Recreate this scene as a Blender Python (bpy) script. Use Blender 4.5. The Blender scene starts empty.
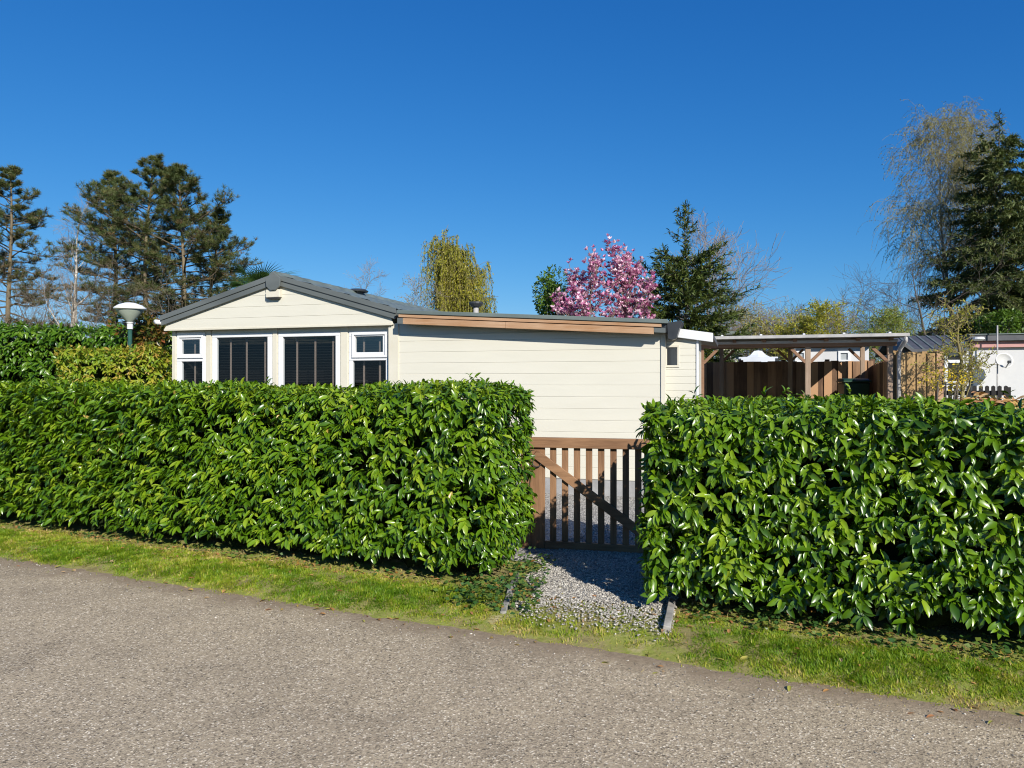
import bpy, bmesh, math, random
import numpy as np
from mathutils import Vector, Matrix

random.seed(7)
rng = np.random.default_rng(11)
R = math.radians
sc = bpy.context.scene
COL = sc.collection
F = 740.0          # focal length in pixels of a 1024 wide picture
EYE = 1.6

def at(px, py, Y):
    return Vector(((px - 512) / F * Y, Y, EYE - (py - 384) / F * Y))

# ------------------------------------------------------------------ materials
def nt(name):
    m = bpy.data.materials.new(name); m.use_nodes = True
    t = m.node_tree; b = t.nodes['Principled BSDF']
    return m, t, b

def ramp(t, stops, fac):
    r = t.nodes.new('ShaderNodeValToRGB')
    e = r.color_ramp.elements
    while len(e) < len(stops): e.new(0.5)
    for i, (p, c) in enumerate(stops):
        e[i].position = p; e[i].color = (*c, 1)
    t.links.new(fac, r.inputs[0])
    return r.outputs[0]

def noise(t, scale, detail=4, rough=.6, vec=None, stretch=None):
    n = t.nodes.new('ShaderNodeTexNoise')
    n.inputs['Scale'].default_value = scale
    n.inputs['Detail'].default_value = detail
    n.inputs['Roughness'].default_value = rough
    tc = t.nodes.new('ShaderNodeTexCoord')
    src = tc.outputs['Object']
    if stretch:
        mp = t.nodes.new('ShaderNodeMapping'); mp.inputs['Scale'].default_value = stretch
        t.links.new(src, mp.inputs[0]); src = mp.outputs[0]
    t.links.new(src, n.inputs['Vector'])
    return n.outputs['Fac']

def bump(t, b, h, strength=.3, dist=.01):
    bp = t.nodes.new('ShaderNodeBump')
    bp.inputs['Strength'].default_value = strength
    bp.inputs['Distance'].default_value = dist
    t.links.new(h, bp.inputs['Height'])
    t.links.new(bp.outputs[0], b.inputs['Normal'])
    return bp

def mat_noise(name, c1, c2, scale=6, rough=.6, stretch=None, bstr=.15, spec=.5, detail=5, bd=.01):
    m, t, b = nt(name)
    f = noise(t, scale, detail, .6, stretch=stretch)
    t.links.new(ramp(t, [(.3, c1), (.7, c2)], f), b.inputs['Base Color'])
    b.inputs['Roughness'].default_value = rough
    b.inputs['Specular IOR Level'].default_value = spec
    if bstr: bump(t, b, f, bstr, bd)
    return m

def mat_leaf(name, stops, rough=.4, spec=.5, trans=.35, tcol=None):
    """leaf colours follow the per-leaf random number 'rnd'"""
    m, t, b = nt(name)
    a = t.nodes.new('ShaderNodeAttribute'); a.attribute_name = 'rnd'
    c = ramp(t, stops, a.outputs['Fac'])
    t.links.new(c, b.inputs['Base Color'])
    b.inputs['Roughness'].default_value = rough
    b.inputs['Specular IOR Level'].default_value = spec
    if trans > 0:
        tr = t.nodes.new('ShaderNodeBsdfTranslucent')
        mul = t.nodes.new('ShaderNodeMix'); mul.data_type = 'RGBA'; mul.blend_type = 'MULTIPLY'
        mul.inputs[0].default_value = 1
        t.links.new(c, mul.inputs[6])
        mul.inputs[7].default_value = (*(tcol or (1.5, 1.5, .6)), 1)
        t.links.new(mul.outputs[2], tr.inputs[0])
        mx = t.nodes.new('ShaderNodeMixShader'); mx.inputs[0].default_value = trans
        t.links.new(b.outputs[0], mx.inputs[1]); t.links.new(tr.outputs[0], mx.inputs[2])
        t.links.new(mx.outputs[0], t.nodes['Material Output'].inputs['Surface'])
    return m

M = {}
def build_materials():
    # laurel
    M['laurel'] = mat_leaf('laurel_leaf', [(0, (.026, .074, .003)), (.4, (.076, .160, .005)), (.75, (.135, .235, .008)), (.93, (.24, .32, .02)), (1, (.42, .30, .07))], .31, .55, .15)
    M['laurel_dark'] = mat_leaf('laurel_leaf_dark', [(0, (.03, .085, .006)), (.5, (.065, .15, .008)), (.9, (.12, .21, .014)), (1, (.2, .23, .03))], .33, .5, .25)
    M['yellow_leaf'] = mat_leaf('yellowing_leaf', [(0, (.12, .22, .012)), (.5, (.24, .30, .02)), (.78, (.38, .33, .04)), (1, (.38, .19, .06))], .45, .4, .3)
    M['photinia'] = mat_leaf('reddish_leaf', [(0, (.03, .08, .01)), (.5, (.10, .10, .015)), (1, (.26, .07, .025))], .35, .5, .3)
    M['shrub'] = mat_leaf('shrub_leaf', [(0, (.03, .08, .008)), (1, (.12, .2, .02))], .45, .4, .3)
    M['ivy'] = mat_leaf('ivy_leaf', [(0, (.03, .09, .02)), (.6, (.08, .15, .03)), (.9, (.16, .2, .03)), (1, (.3, .14, .04))], .4, .5, .25)
    M['pine'] = mat_leaf('pine_needle', [(0, (.045, .068, .02)), (.6, (.09, .118, .034)), (1, (.18, .17, .06))], .6, .3, .15)
    M['pine_brown'] = mat_leaf('pine_needle_dry', [(0, (.06, .06, .025)), (.6, (.13, .105, .045)), (1, (.24, .15, .07))], .6, .3, .15)
    M['spruce'] = mat_leaf('spruce_needle', [(0, (.035, .06, .012)), (.6, (.075, .105, .02)), (1, (.15, .17, .035))], .55, .3, .15)
    M['willow'] = mat_leaf('willow_leaf', [(0, (.15, .17, .018)), (.6, (.29, .28, .03)), (1, (.42, .37, .06))], .5, .3, .35)
    M['magnolia'] = mat_leaf('magnolia_petal', [(0, (.42, .09, .24)), (.4, (.66, .29, .46)), (.75, (.85, .60, .69)), (1, (.90, .78, .80))], .5, .3, .3, (1.0, .8, .9))
    M['bud'] = mat_leaf('young_leaf', [(0, (.26, .27, .025)), (1, (.48, .45, .07))], .5, .3, .45)
    M['bud_green'] = mat_leaf('fresh_leaf', [(0, (.14, .19, .03)), (1, (.28, .32, .07))], .5, .3, .35)
    M['catkin'] = mat_leaf('catkin', [(0, (.17, .17, .05)), (1, (.32, .29, .10))], .6, .3, .2)
    M['forsythia'] = mat_leaf('forsythia_flower', [(0, (.45, .34, .02)), (1, (.7, .5, .04))], .5, .3, .3)
    M['palm'] = mat_leaf('palm_leaf', [(0, (.03, .08, .02)), (1, (.08, .14, .03))], .4, .5, .2)
    M['grass'] = mat_leaf('grass_blade', [(0, (.10, .20, .008)), (.4, (.21, .31, .013)), (.7, (.36, .38, .035)), (.88, (.52, .45, .11)), (1, (.56, .41, .19))], .5, .35, .4)
    M['litter'] = mat_leaf('dead_leaf', [(0, (.32, .34, .06)), (.4, (.44, .26, .09)), (.75, (.34, .14, .055)), (1, (.50, .36, .19))], .6, .3, .15, (1, .9, .6))
    M['stone'] = mat_leaf('gravel_stone', [(0, (.15, .135, .115)), (.5, (.33, .305, .265)), (.85, (.45, .42, .37)), (1, (.60, .57, .50))], .75, .3, 0)
    M['pebble'] = mat_leaf('road_pebble', [(0, (.10, .09, .08)), (.5, (.28, .25, .21)), (1, (.58, .54, .47))], .75, .3, 0)
    # bark
    M['bark_pine'] = mat_noise('pine_bark', (.10, .08, .055), (.22, .175, .11), 5, .85, (1, 1, .3), .5, .2, bd=.03)
    M['bark'] = mat_noise('grey_bark', (.09, .075, .06), (.20, .17, .14), 5, .85, (1, 1, .3), .4, .2, bd=.02)
    M['bark_birch'] = mat_noise('birch_bark', (.16, .14, .12), (.62, .58, .52), 3, .7, (1, 1, 2.5), .1, .3)
    M['pine_branch'] = mat_noise('pine_branch', (.07, .055, .04), (.14, .11, .07), 2, .85, None, 0, .2)
    M['twig_mid'] = mat_noise('brown_twig', (.12, .095, .07), (.22, .18, .135), 2, .85, None, 0, .2)
    M['twig'] = mat_noise('twig_bark', (.19, .15, .115), (.33, .27, .21), 2, .85, None, 0, .2)
    M['twig_dark'] = mat_noise('dark_twig_bark', (.06, .05, .04), (.13, .11, .09), 2, .85, None, 0, .2)
    M['twig_olive'] = mat_noise('olive_twig', (.17, .14, .06), (.28, .24, .11), 2, .85, None, 0, .2)
    M['hedge_core'] = mat_noise('hedge_inner_shade', (.006, .011, .003), (.018, .026, .007), 9, .9, None, .6, .1, bd=.05)  # near-black so the gaps between leaves read as deep shade
    # house
    m, t, b = nt('cream_cladding')
    f = noise(t, 1.4, 5, .65, stretch=(.35, 1, 2.2))
    t.links.new(ramp(t, [(.25, (.555, .53, .445)), (.75, (.615, .59, .50))], f), b.inputs['Base Color'])
    b.inputs['Roughness'].default_value = .45
    g = noise(t, 55, 3, .5, stretch=(.06, 1, 1)); bump(t, b, g, .12, .004)
    M['cladding'] = m
    M['cream_trim'] = mat_noise('cream_trim', (.54, .50, .40), (.60, .57, .475), 2, .45, None, .03)
    M['white'] = mat_noise('white_paint', (.62, .63, .64), (.68, .68, .68), 2, .35, None, .03)
    M['white_wall'] = mat_noise('white_render', (.47, .47, .475), (.57, .565, .56), 1.2, .7, None, .1)
    M['barge'] = mat_noise('grey_barge_board', (.085, .095, .092), (.125, .137, .133), 3, .4, (.2, 1, 1), .05)
    M['tile'] = mat_noise('grey_roof_tile', (.085, .108, .100), (.155, .185, .170), 4, .5, None, .2)
    M['roof_metal'] = mat_noise('grey_green_roof_trim', (.10, .125, .118), (.15, .178, .165), 2, .45, None, .05)
    M['dark_roof'] = mat_noise('dark_roofing', (.045, .048, .055), (.09, .09, .10), 3, .6, None, .15)
    M['fascia_wood'] = wood('fascia_wood', (.30, .15, .065), (.46, .31, .20))
    M['gate_wood'] = wood('gate_wood', (.11, .055, .028), (.36, .205, .11), (9, 9, .7))
    M['gate_wood_flat'] = wood('gate_wood_flat', (.11, .055, .028), (.36, .205, .11), (.7, 9, 9))
    M['post_wood'] = wood('weathered_post_wood', (.20, .135, .09), (.36, .27, .20), (9, 9, .6))
    M['beam_wood'] = wood('beam_wood', (.16, .085, .05), (.27, .16, .10))
    M['fence_wood'] = wood('fence_wood', (.10, .058, .036), (.42, .25, .14), (6, 6, .5))
    M['fence_tan'] = wood('tan_fence_wood', (.30, .19, .085), (.46, .31, .15), (6, 6, .5))
    M['picket_dark'] = wood('dark_picket_wood', (.010, .009, .009), (.022, .02, .019), (6, 6, .5))
    M['black_iron'] = mat_noise('black_iron', (.015, .015, .016), (.04, .038, .036), 20, .5, None, .2)
    M['dark_plastic'] = mat_noise('dark_grey_plastic', (.022, .024, .027), (.04, .043, .047), 4, .4, None, .03)
    M['bin'] = mat_noise('green_bin_plastic', (.008, .035, .022), (.014, .05, .032), 4, .45, None, .05)
    M['lamp_green'] = mat_noise('lamp_green_paint', (.015, .06, .045), (.03, .09, .07), 6, .4, None, .03)
    M['lamp_glass'] = mat_noise('lamp_frosted_bowl', (.28, .32, .27), (.36, .40, .34), 4, .3, None, 0)
    M['lamp_cap'] = mat_noise('lamp_white_cap', (.70, .71, .69), (.8, .8, .78), 4, .35, None, 0)
    M['pole_metal'] = mat_noise('galvanised_metal', (.30, .29, .28), (.42, .405, .39), 8, .45, None, .05)
    M['dish'] = mat_noise('dish_paint', (.40, .395, .375), (.46, .455, .43), 3, .45, None, .03)
    M['canvas'] = mat_noise('grey_white_canvas', (.48, .51, .56), (.60, .62, .66), 3, .7, None, .1)
    M['concrete'] = mat_noise('weathered_concrete', (.18, .17, .15), (.34, .325, .295), 14, .85, None, .4, .2)
    M['pink_board'] = mat_noise('faded_red_board', (.36, .16, .15), (.48, .26, .24), 3, .6, (.3, 1, 1), .05)
    M['interior'] = mat_noise('unlit_interior', (.012, .012, .013), (.03, .028, .027), 2, .8, None, 0, .2)  # near-black colour stands for unlit rooms behind the windows
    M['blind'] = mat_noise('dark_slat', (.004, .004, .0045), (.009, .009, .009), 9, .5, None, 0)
    M['tape'] = mat_noise('brown_blind_tape', (.16, .115, .09), (.23, .175, .14), 30, .8, None, 0)
    M['plinth'] = mat_noise('grey_plinth', (.22, .22, .22), (.34, .34, .34), 5, .8, None, .2)
    # glass: a thin clear pane
    for gname, f0 in (('glass', .045), ('glass_bright', .13)):
     m, t, b = nt('window_' + gname)
     t.nodes.remove(b)
     gl = t.nodes.new('ShaderNodeBsdfGlossy'); gl.inputs['Roughness'].default_value = .02
     tr = t.nodes.new('ShaderNodeBsdfTransparent'); tr.inputs[0].default_value = (.82, .85, .86, 1)
     lw = t.nodes.new('ShaderNodeLayerWeight'); lw.inputs[0].default_value = .5
     pw = t.nodes.new('ShaderNodeMath'); pw.operation = 'POWER'; pw.inputs[1].default_value = 5
     t.links.new(lw.outputs['Facing'], pw.inputs[0])
     fr = t.nodes.new('ShaderNodeMath'); fr.operation = 'MULTIPLY_ADD'; fr.inputs[1].default_value = .9; fr.inputs[2].default_value = f0
     t.links.new(pw.outputs[0], fr.inputs[0])
     mx = t.nodes.new('ShaderNodeMixShader')
     t.links.new(fr.outputs[0], mx.inputs[0]); t.links.new(tr.outputs[0], mx.inputs[1]); t.links.new(gl.outputs[0], mx.inputs[2])
     t.links.new(mx.outputs[0], t.nodes['Material Output'].inputs['Surface'])
     M[gname] = m
    # asphalt with exposed aggregate
    m, t, b = nt('asphalt')
    tc = t.nodes.new('ShaderNodeTexCoord')
    def vor(scale):
        v = t.nodes.new('ShaderNodeTexVoronoi'); v.inputs['Scale'].default_value = scale
        v.inputs['Randomness'].default_value = 1
        t.links.new(tc.outputs['Object'], v.inputs['Vector']); return v
    v1 = vor(125); v2 = vor(70)
    sep = t.nodes.new('ShaderNodeSeparateColor'); t.links.new(v1.outputs['Color'], sep.inputs[0])
    chips = ramp(t, [(0, (.06, .048, .034)), (.11, (.17, .138, .10)), (.22, (.345, .282, .192)), (.8, (.45, .366, .25)), (.89, (.56, .465, .33)), (1, (1.0, .90, .72))], sep.outputs[0])
    sep2 = t.nodes.new('ShaderNodeSeparateColor'); t.links.new(v2.outputs['Color'], sep2.inputs[0])
    chips2 = ramp(t, [(0, (.10, .08, .055)), (.2, (.32, .26, .178)), (1, (.53, .43, .30))], sep2.outputs[1])
    mixc = t.nodes.new('ShaderNodeMix'); mixc.data_type = 'RGBA'; mixc.inputs[0].default_value = .35
    t.links.new(chips, mixc.inputs[6]); t.links.new(chips2, mixc.inputs[7])
    big = noise(t, 1.3, 6, .7)
    tint = ramp(t, [(.3, (.70, .69, .68)), (.45, (.93, .92, .91)), (.6, (1.03, 1.02, 1.0)), (.75, (1.20, 1.16, 1.12))], big)
    mul = t.nodes.new('ShaderNodeMix'); mul.data_type = 'RGBA'; mul.blend_type = 'MULTIPLY'; mul.inputs[0].default_value = 1
    t.links.new(mixc.outputs[2], mul.inputs[6]); t.links.new(tint, mul.inputs[7])
    # earth trodden onto the road along the verge
    dot = t.nodes.new('ShaderNodeVectorMath'); dot.operation = 'DOT_PRODUCT'; dot.inputs[1].default_value = (math.sin(R(24.5)), math.cos(R(24.5)), 0)
    t.links.new(tc.outputs['Object'], dot.inputs[0])
    ad = t.nodes.new('ShaderNodeMath'); ad.operation = 'MULTIPLY_ADD'; ad.inputs[1].default_value = .55
    t.links.new(noise(t, 3.2, 6, .7), ad.inputs[0]); t.links.new(dot.outputs['Value'], ad.inputs[2])
    mr = t.nodes.new('ShaderNodeMapRange'); mr.inputs[1].default_value = 4.25; mr.inputs[2].default_value = 4.5
    t.links.new(ad.outputs[0], mr.inputs[0])
    dm = t.nodes.new('ShaderNodeMix'); dm.data_type = 'RGBA'
    t.links.new(mr.outputs[0], dm.inputs[0]); t.links.new(mul.outputs[2], dm.inputs[6])
    t.links.new(ramp(t, [(.3, (.17, .125, .08)), (.7, (.34, .265, .18))], noise(t, 25, 6, .8)), dm.inputs[7])
    t.links.new(dm.outputs[2], b.inputs['Base Color'])
    b.inputs['Roughness'].default_value = .85; b.inputs['Specular IOR Level'].default_value = .25
    mth = t.nodes.new('ShaderNodeMath'); mth.operation = 'ADD'
    t.links.new(v1.outputs['Distance'], mth.inputs[0]); t.links.new(sep.outputs[2], mth.inputs[1])
    bump(t, b, mth.outputs[0], .45, .005)
    M['asphalt'] = m
    # verge soil
    m, t, b = nt('verge_soil')
    f = noise(t, 3.2, 8, .72)
    t.links.new(ramp(t, [(.3, (.18, .14, .07)), (.44, (.31, .27, .11)), (.56, (.25, .28, .055)), (.7, (.47, .39, .21))], f), b.inputs['Base Color'])
    b.inputs['Roughness'].default_value = .95; b.inputs['Specular IOR Level'].default_value = .1
    bump(t, b, noise(t, 40, 6, .8), .8, .02)
    M['soil'] = m
    m, t, b = nt('gravel_bed')
    v = t.nodes.new('ShaderNodeTexVoronoi'); v.inputs['Scale'].default_value = 48
    tc = t.nodes.new('ShaderNodeTexCoord'); t.links.new(tc.outputs['Object'], v.inputs['Vector'])
    sp = t.nodes.new('ShaderNodeSeparateColor'); t.links.new(v.outputs['Color'], sp.inputs[0])
    t.links.new(ramp(t, [(0, (.12, .11, .10)), (.5, (.30, .285, .26)), (1, (.48, .46, .42))], sp.outputs[0]), b.inputs['Base Color'])
    b.inputs['Roughness'].default_value = .85
    bump(t, b, v.outputs['Distance'], .9, .02)
    M['gravel'] = m
    M['ground'] = mat_noise('ground_grass', (.05, .08, .015), (.14, .14, .045), 1.5, .95, None, .4, .1, 8)

def wood(name, c1, c2, stretch=(.7, 9, 9)):
    m, t, b = nt(name)
    f = noise(t, 3.5, 7, .7, stretch=stretch)
    kn = noise(t, 1.7, 3, .5)
    mxn = t.nodes.new('ShaderNodeMath'); mxn.operation = 'MULTIPLY_ADD'
    t.links.new(kn, mxn.inputs[0]); mxn.inputs[1].default_value = .5
    sub = t.nodes.new('ShaderNodeMath'); sub.operation = 'MULTIPLY'; sub.inputs[1].default_value = .6
    t.links.new(f, sub.inputs[0]); t.links.new(sub.outputs[0], mxn.inputs[2])
    if 'fence' in name:                 # each board has weathered differently
        a = t.nodes.new('ShaderNodeAttribute'); a.attribute_name = 'rnd'
        md = t.nodes.new('ShaderNodeMath'); md.operation = 'MULTIPLY_ADD'; md.inputs[1].default_value = .5; 
        t.links.new(a.outputs['Fac'], md.inputs[0])
        hf = t.nodes.new('ShaderNodeMath'); hf.operation = 'MULTIPLY_ADD'; hf.inputs[1].default_value = .8; hf.inputs[2].default_value = -.12
        t.links.new(mxn.outputs[0], hf.inputs[0]); t.links.new(hf.outputs[0], md.inputs[2]); mxn = md
    t.links.new(ramp(t, [(.35, c1), (.75, c2)], mxn.outputs[0]), b.inputs['Base Color'])
    b.inputs['Roughness'].default_value = .7; b.inputs['Specular IOR Level'].default_value = .25
    bump(t, b, f, .35, .004)
    return m
build_materials()

# ------------------------------------------------------------------ helpers
def tag(o, label=None, cat=None, group=None, kind=None):
    if label: o['label'] = label
    if cat: o['category'] = cat
    if group: o['group'] = group
    if kind: o['kind'] = kind
    return o

def thing(name, label, cat, loc=(0, 0, 0), rz=0, group=None):
    o = bpy.data.objects.new(name, None); COL.objects.link(o)
    o.empty_display_size = .2
    o.location = loc; o.rotation_euler = (0, 0, rz)
    return tag(o, label, cat, group)

def link(name, me, m, parent=None):
    if m is not None: me.materials.append(m)
    o = bpy.data.objects.new(name, me); COL.objects.link(o)
    if parent is not None: o.parent = parent
    return o

class MB:
    """collects hard-surface shapes, links them as ONE mesh"""
    def __init__(s): s.v = []; s.f = []
    def add(s, vs, fs):
        n = len(s.v); s.v += [tuple(v) for v in vs]; s.f += [tuple(i + n for i in f) for f in fs]
    def box(s, x0, x1, y0, y1, z0, z1, mtx=None):
        vs = [Vector((x, y, z)) for z in (z0, z1) for y in (y0, y1) for x in (x0, x1)]
        if mtx: vs = [mtx @ v for v in vs]
        s.add(vs, [(0, 2, 3, 1), (4, 5, 7, 6), (0, 1, 5, 4), (2, 6, 7, 3), (0, 4, 6, 2), (1, 3, 7, 5)])
    def prism(s, prof, a, b, mk):
        """profile polygon swept between parameter a and b; mk(t, p) gives a point. a,b may be functions of p"""
        n = len(prof)
        A = [mk(a(p) if callable(a) else a, p) for p in prof]
        B = [mk(b(p) if callable(b) else b, p) for p in prof]
        fs = [(i, (i + 1) % n, n + (i + 1) % n, n + i) for i in range(n)]
        fs += [tuple(range(n))[::-1], tuple(range(n, 2 * n))]
        s.add(A + B, fs)
    def bar(s, p, q, w, h, up=(0, 0, 1)):
        p = Vector(p); q = Vector(q); d = (q - p).normalized()
        u = Vector(up); sx = d.cross(u)
        if sx.length < 1e-4: sx = d.cross(Vector((0, 1, 0)))
        sx.normalize(); uu = sx.cross(d).normalized()
        vs = [c + sx * a * w / 2 + uu * b * h / 2 for c in (p, q) for a, b in ((-1, -1), (1, -1), (1, 1), (-1, 1))]
        s.add(vs, [(0, 1, 2, 3), (7, 6, 5, 4), (0, 4, 5, 1), (1, 5, 6, 2), (2, 6, 7, 3), (3, 7, 4, 0)])
    def tube(s, pts, r, n=10, caps=True):
        pts = [Vector(p) for p in pts]
        rs = r if isinstance(r, (list, tuple)) else [r] * len(pts)
        base = len(s.v); ref = Vector((.31, .2, .93))
        for i, p in enumerate(pts):
            d = (pts[min(i + 1, len(pts) - 1)] - pts[max(i - 1, 0)]).normalized()
            rf = ref if abs(d.dot(ref.normalized())) < .95 else Vector((1, 0, 0))
            a = d.cross(rf).normalized(); b = d.cross(a)
            for k in range(n):
                an = 2 * math.pi * k / n
                s.v.append(tuple(p + (a * math.cos(an) + b * math.sin(an)) * rs[i]))
        for i in range(len(pts) - 1):
            for k in range(n):
                k2 = (k + 1) % n
                s.f.append((base + i * n + k, base + i * n + k2, base + (i + 1) * n + k2, base + (i + 1) * n + k))
        if caps:
            s.f.append(tuple(base + k for k in range(n))[::-1])
            s.f.append(tuple(base + (len(pts) - 1) * n + k for k in range(n)))
    def lathe(s, prof, c=(0, 0, 0), n=28, mtx=None):
        base = len(s.v)
        for r, z in prof:
            for k in range(n):
                an = 2 * math.pi * k / n
                v = Vector((r * math.cos(an), r * math.sin(an), z))
                if mtx: v = mtx @ v
                s.v.append(tuple(v + Vector(c)))
        for i in range(len(prof) - 1):
            for k in range(n):
                k2 = (k + 1) % n
                s.f.append((base + i * n + k, base + i * n + k2, base + (i + 1) * n + k2, base + (i + 1) * n + k))
        if prof[0][0] > 1e-4: s.f.append(tuple(base + k for k in range(n))[::-1])
        if prof[-1][0] > 1e-4: s.f.append(tuple(base + (len(prof) - 1) * n + k for k in range(n)))
    def build(s, name, m, parent=None, bevel=0, smooth=False):
        me = bpy.data.meshes.new(name); me.from_pydata(s.v, [], s.f)
        bm = bmesh.new(); bm.from_mesh(me)
        bmesh.ops.recalc_face_normals(bm, faces=bm.faces)
        if bevel:
            bmesh.ops.bevel(bm, geom=list(bm.edges), offset=bevel, segments=1, affect='EDGES', clamp_overlap=True)
        bm.to_mesh(me); bm.free()
        if smooth:
            me.polygons.foreach_set('use_smooth', [True] * len(me.polygons))
        return link(name, me, m, parent)

def np_mesh(name, V, Fl, m, parent=None, rnd=None, smooth=True, sizes=None):
    """V (n,3); Fl flat loop indices; sizes = verts per face"""
    me = bpy.data.meshes.new(name)
    V = np.ascontiguousarray(V, dtype=np.float32); Fl = np.ascontiguousarray(Fl, dtype=np.int32)
    sizes = np.asarray(sizes, dtype=np.int32)
    me.vertices.add(len(V)); me.vertices.foreach_set('co', V.ravel())
    me.loops.add(len(Fl)); me.loops.foreach_set('vertex_index', Fl)
    me.polygons.add(len(sizes))
    st = np.zeros(len(sizes), np.int32); st[1:] = np.cumsum(sizes)[:-1]
    me.polygons.foreach_set('loop_start', st)
    if smooth: me.polygons.foreach_set('use_smooth', np.ones(len(sizes), bool))
    if rnd is not None:
        a = me.attributes.new('rnd', 'FLOAT', 'FACE')
        a.data.foreach_set('value', np.ascontiguousarray(rnd, dtype=np.float32))
    me.update(calc_edges=True)
    return link(name, me, m, parent)

def nrm(a):
    return a / np.maximum(np.linalg.norm(a, axis=-1, keepdims=True), 1e-9)

# leaf templates: verts (along, across, up) and faces
LAUREL = (np.array([(0, 0, 0), (.22, -.36, .05), (.22, 0, .0), (.22, .36, .05), (.5, -.5, .05), (.5, 0, -.03), (.5, .5, .05),
                    (.78, -.37, -.03), (.78, 0, -.10), (.78, .37, -.03), (1, 0, -.2)]),
          [(0, 2, 1), (0, 3, 2), (1, 2, 5, 4), (2, 3, 6, 5), (4, 5, 8, 7), (5, 6, 9, 8), (7, 8, 10), (8, 9, 10)])
DIAMOND = (np.array([(0, -.2, 0), (.5, -.5, .06), (1, 0, -.05), (.5, .5, .06), (0, .2, 0)]), [(0, 1, 2, 3, 4)])
QUADLEAF = (np.array([(0, 0, 0), (.45, -.5, .05), (1, 0, -.1), (.45, .5, .05)]), [(0, 1, 2, 3)])
BLADE = (np.array([(0, -.5, 0), (0, .5, 0), (.5, -.4, -.04), (.5, .4, -.04), (1, 0, -.25)]), [(0, 2, 3, 1), (2, 4, 3)])
_ph = (1 + 5 ** .5) / 2
_ico = np.array([(-1, _ph, 0), (1, _ph, 0), (-1, -_ph, 0), (1, -_ph, 0), (0, -1, _ph), (0, 1, _ph), (0, -1, -_ph), (0, 1, -_ph), (_ph, 0, -1), (_ph, 0, 1), (-_ph, 0, -1), (-_ph, 0, 1)]) / 1.9
_icof = [(0, 11, 5), (0, 5, 1), (0, 1, 7), (0, 7, 10), (0, 10, 11), (1, 5, 9), (5, 11, 4), (11, 10, 2), (10, 7, 6), (7, 1, 8), (3, 9, 4), (3, 4, 2), (3, 2, 6), (3, 6, 8), (3, 8, 9), (4, 9, 5), (2, 4, 11), (6, 2, 10), (8, 6, 7), (9, 8, 1)]

def leaf_arrays(P, D, N, L, W, tpl):
    tv, tf = tpl
    D = nrm(D); N = nrm(N - (N * D).sum(1, keepdims=True) * D); S = np.cross(N, D)
    n, k = len(P), len(tv)
    V = (P[:, None, :] + tv[None, :, 0, None] * (L[:, None, None] * D[:, None, :])
         + tv[None, :, 1, None] * (W[:, None, None] * S[:, None, :])
         + tv[None, :, 2, None] * (L[:, None, None] * N[:, None, :])).reshape(-1, 3)
    flat = np.concatenate([np.array(f) for f in tf])
    Fl = (flat[None, :] + (np.arange(n) * k)[:, None]).ravel()
    sizes = np.tile(np.array([len(f) for f in tf]), n)
    return V, Fl, sizes, len(tf)

def leaves(name, P, D, N, L, W, rnd, m, parent=None, tpl=LAUREL):
    V, Fl, sizes, k = leaf_arrays(np.asarray(P, float), np.asarray(D, float), np.asarray(N, float), np.asarray(L, float), np.asarray(W, float), tpl)
    return np_mesh(name, V, Fl, m, parent, np.repeat(rnd, k), True, sizes)

def stones(name, P, size, rnd, m, parent=None, flat=.6):
    n = len(P)
    sc_ = size[:, None] * rng.uniform(.6, 1.2, (n, 3)); sc_[:, 2] *= flat
    T = _ico[None] * (1 + rng.uniform(-.22, .22, (n, 12, 1))) * sc_[:, None, :]
    a = rng.uniform(0, 6.28, n); c, s = np.cos(a)[:, None], np.sin(a)[:, None]
    tl = rng.uniform(-.5, .5, (n, 1))
    x, y, z = T[..., 0], T[..., 1], T[..., 2]
    y, z = y * np.cos(tl) - z * np.sin(tl), y * np.sin(tl) + z * np.cos(tl)
    V = np.stack([x * c - y * s, x * s + y * c, z], -1) + P[:, None, :]
    fl = np.array(_icof).ravel()
    Fl = (fl[None] + (np.arange(n) * 12)[:, None]).ravel()
    return np_mesh(name, V.reshape(-1, 3), Fl, m, parent, np.repeat(rnd, 20), False, np.full(n * 20, 3))

def tubes(name, polys, m, parent=None):
    """polys: list of (pts list, radii list, sides) -> one mesh, batched by point count"""
    groups = {}
    for p, r, sd in polys: groups.setdefault((len(p), sd), []).append((p, r))
    VV, FF, off = [], [], 0
    for (n, sd), lst in groups.items():
        P = np.array([a for a, _ in lst], float); Rr = np.array([b for _, b in lst], float)
        T = np.empty_like(P); T[:, 1:-1] = P[:, 2:] - P[:, :-2]; T[:, 0] = P[:, 1] - P[:, 0]; T[:, -1] = P[:, -1] - P[:, -2]
        T = nrm(T)
        ref = np.where(np.abs(T[:, :1, 2:3]) > .9, np.array([1., 0, 0]), np.array([.0, .1, 1.]))
        A = nrm(np.cross(T, np.broadcast_to(ref, T.shape))); B = np.cross(T, A)
        an = np.arange(sd) * 2 * math.pi / sd
        V = P[:, :, None, :] + Rr[:, :, None, None] * (A[:, :, None, :] * np.cos(an)[None, None, :, None] + B[:, :, None, :] * np.sin(an)[None, None, :, None])
        m_ = len(lst)
        idx = np.arange(m_ * n * sd).reshape(m_, n, sd) + off
        nx = np.roll(idx, -1, axis=2)
        q = np.stack([idx[:, :-1], nx[:, :-1], nx[:, 1:], idx[:, 1:]], -1).reshape(-1, 4)
        VV.append(V.reshape(-1, 3)); FF.append(q); off += m_ * n * sd
    V = np.concatenate(VV); Q = np.concatenate(FF)
    return np_mesh(name, V, Q.ravel(), m, parent, None, True, np.full(len(Q), 4))

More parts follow.
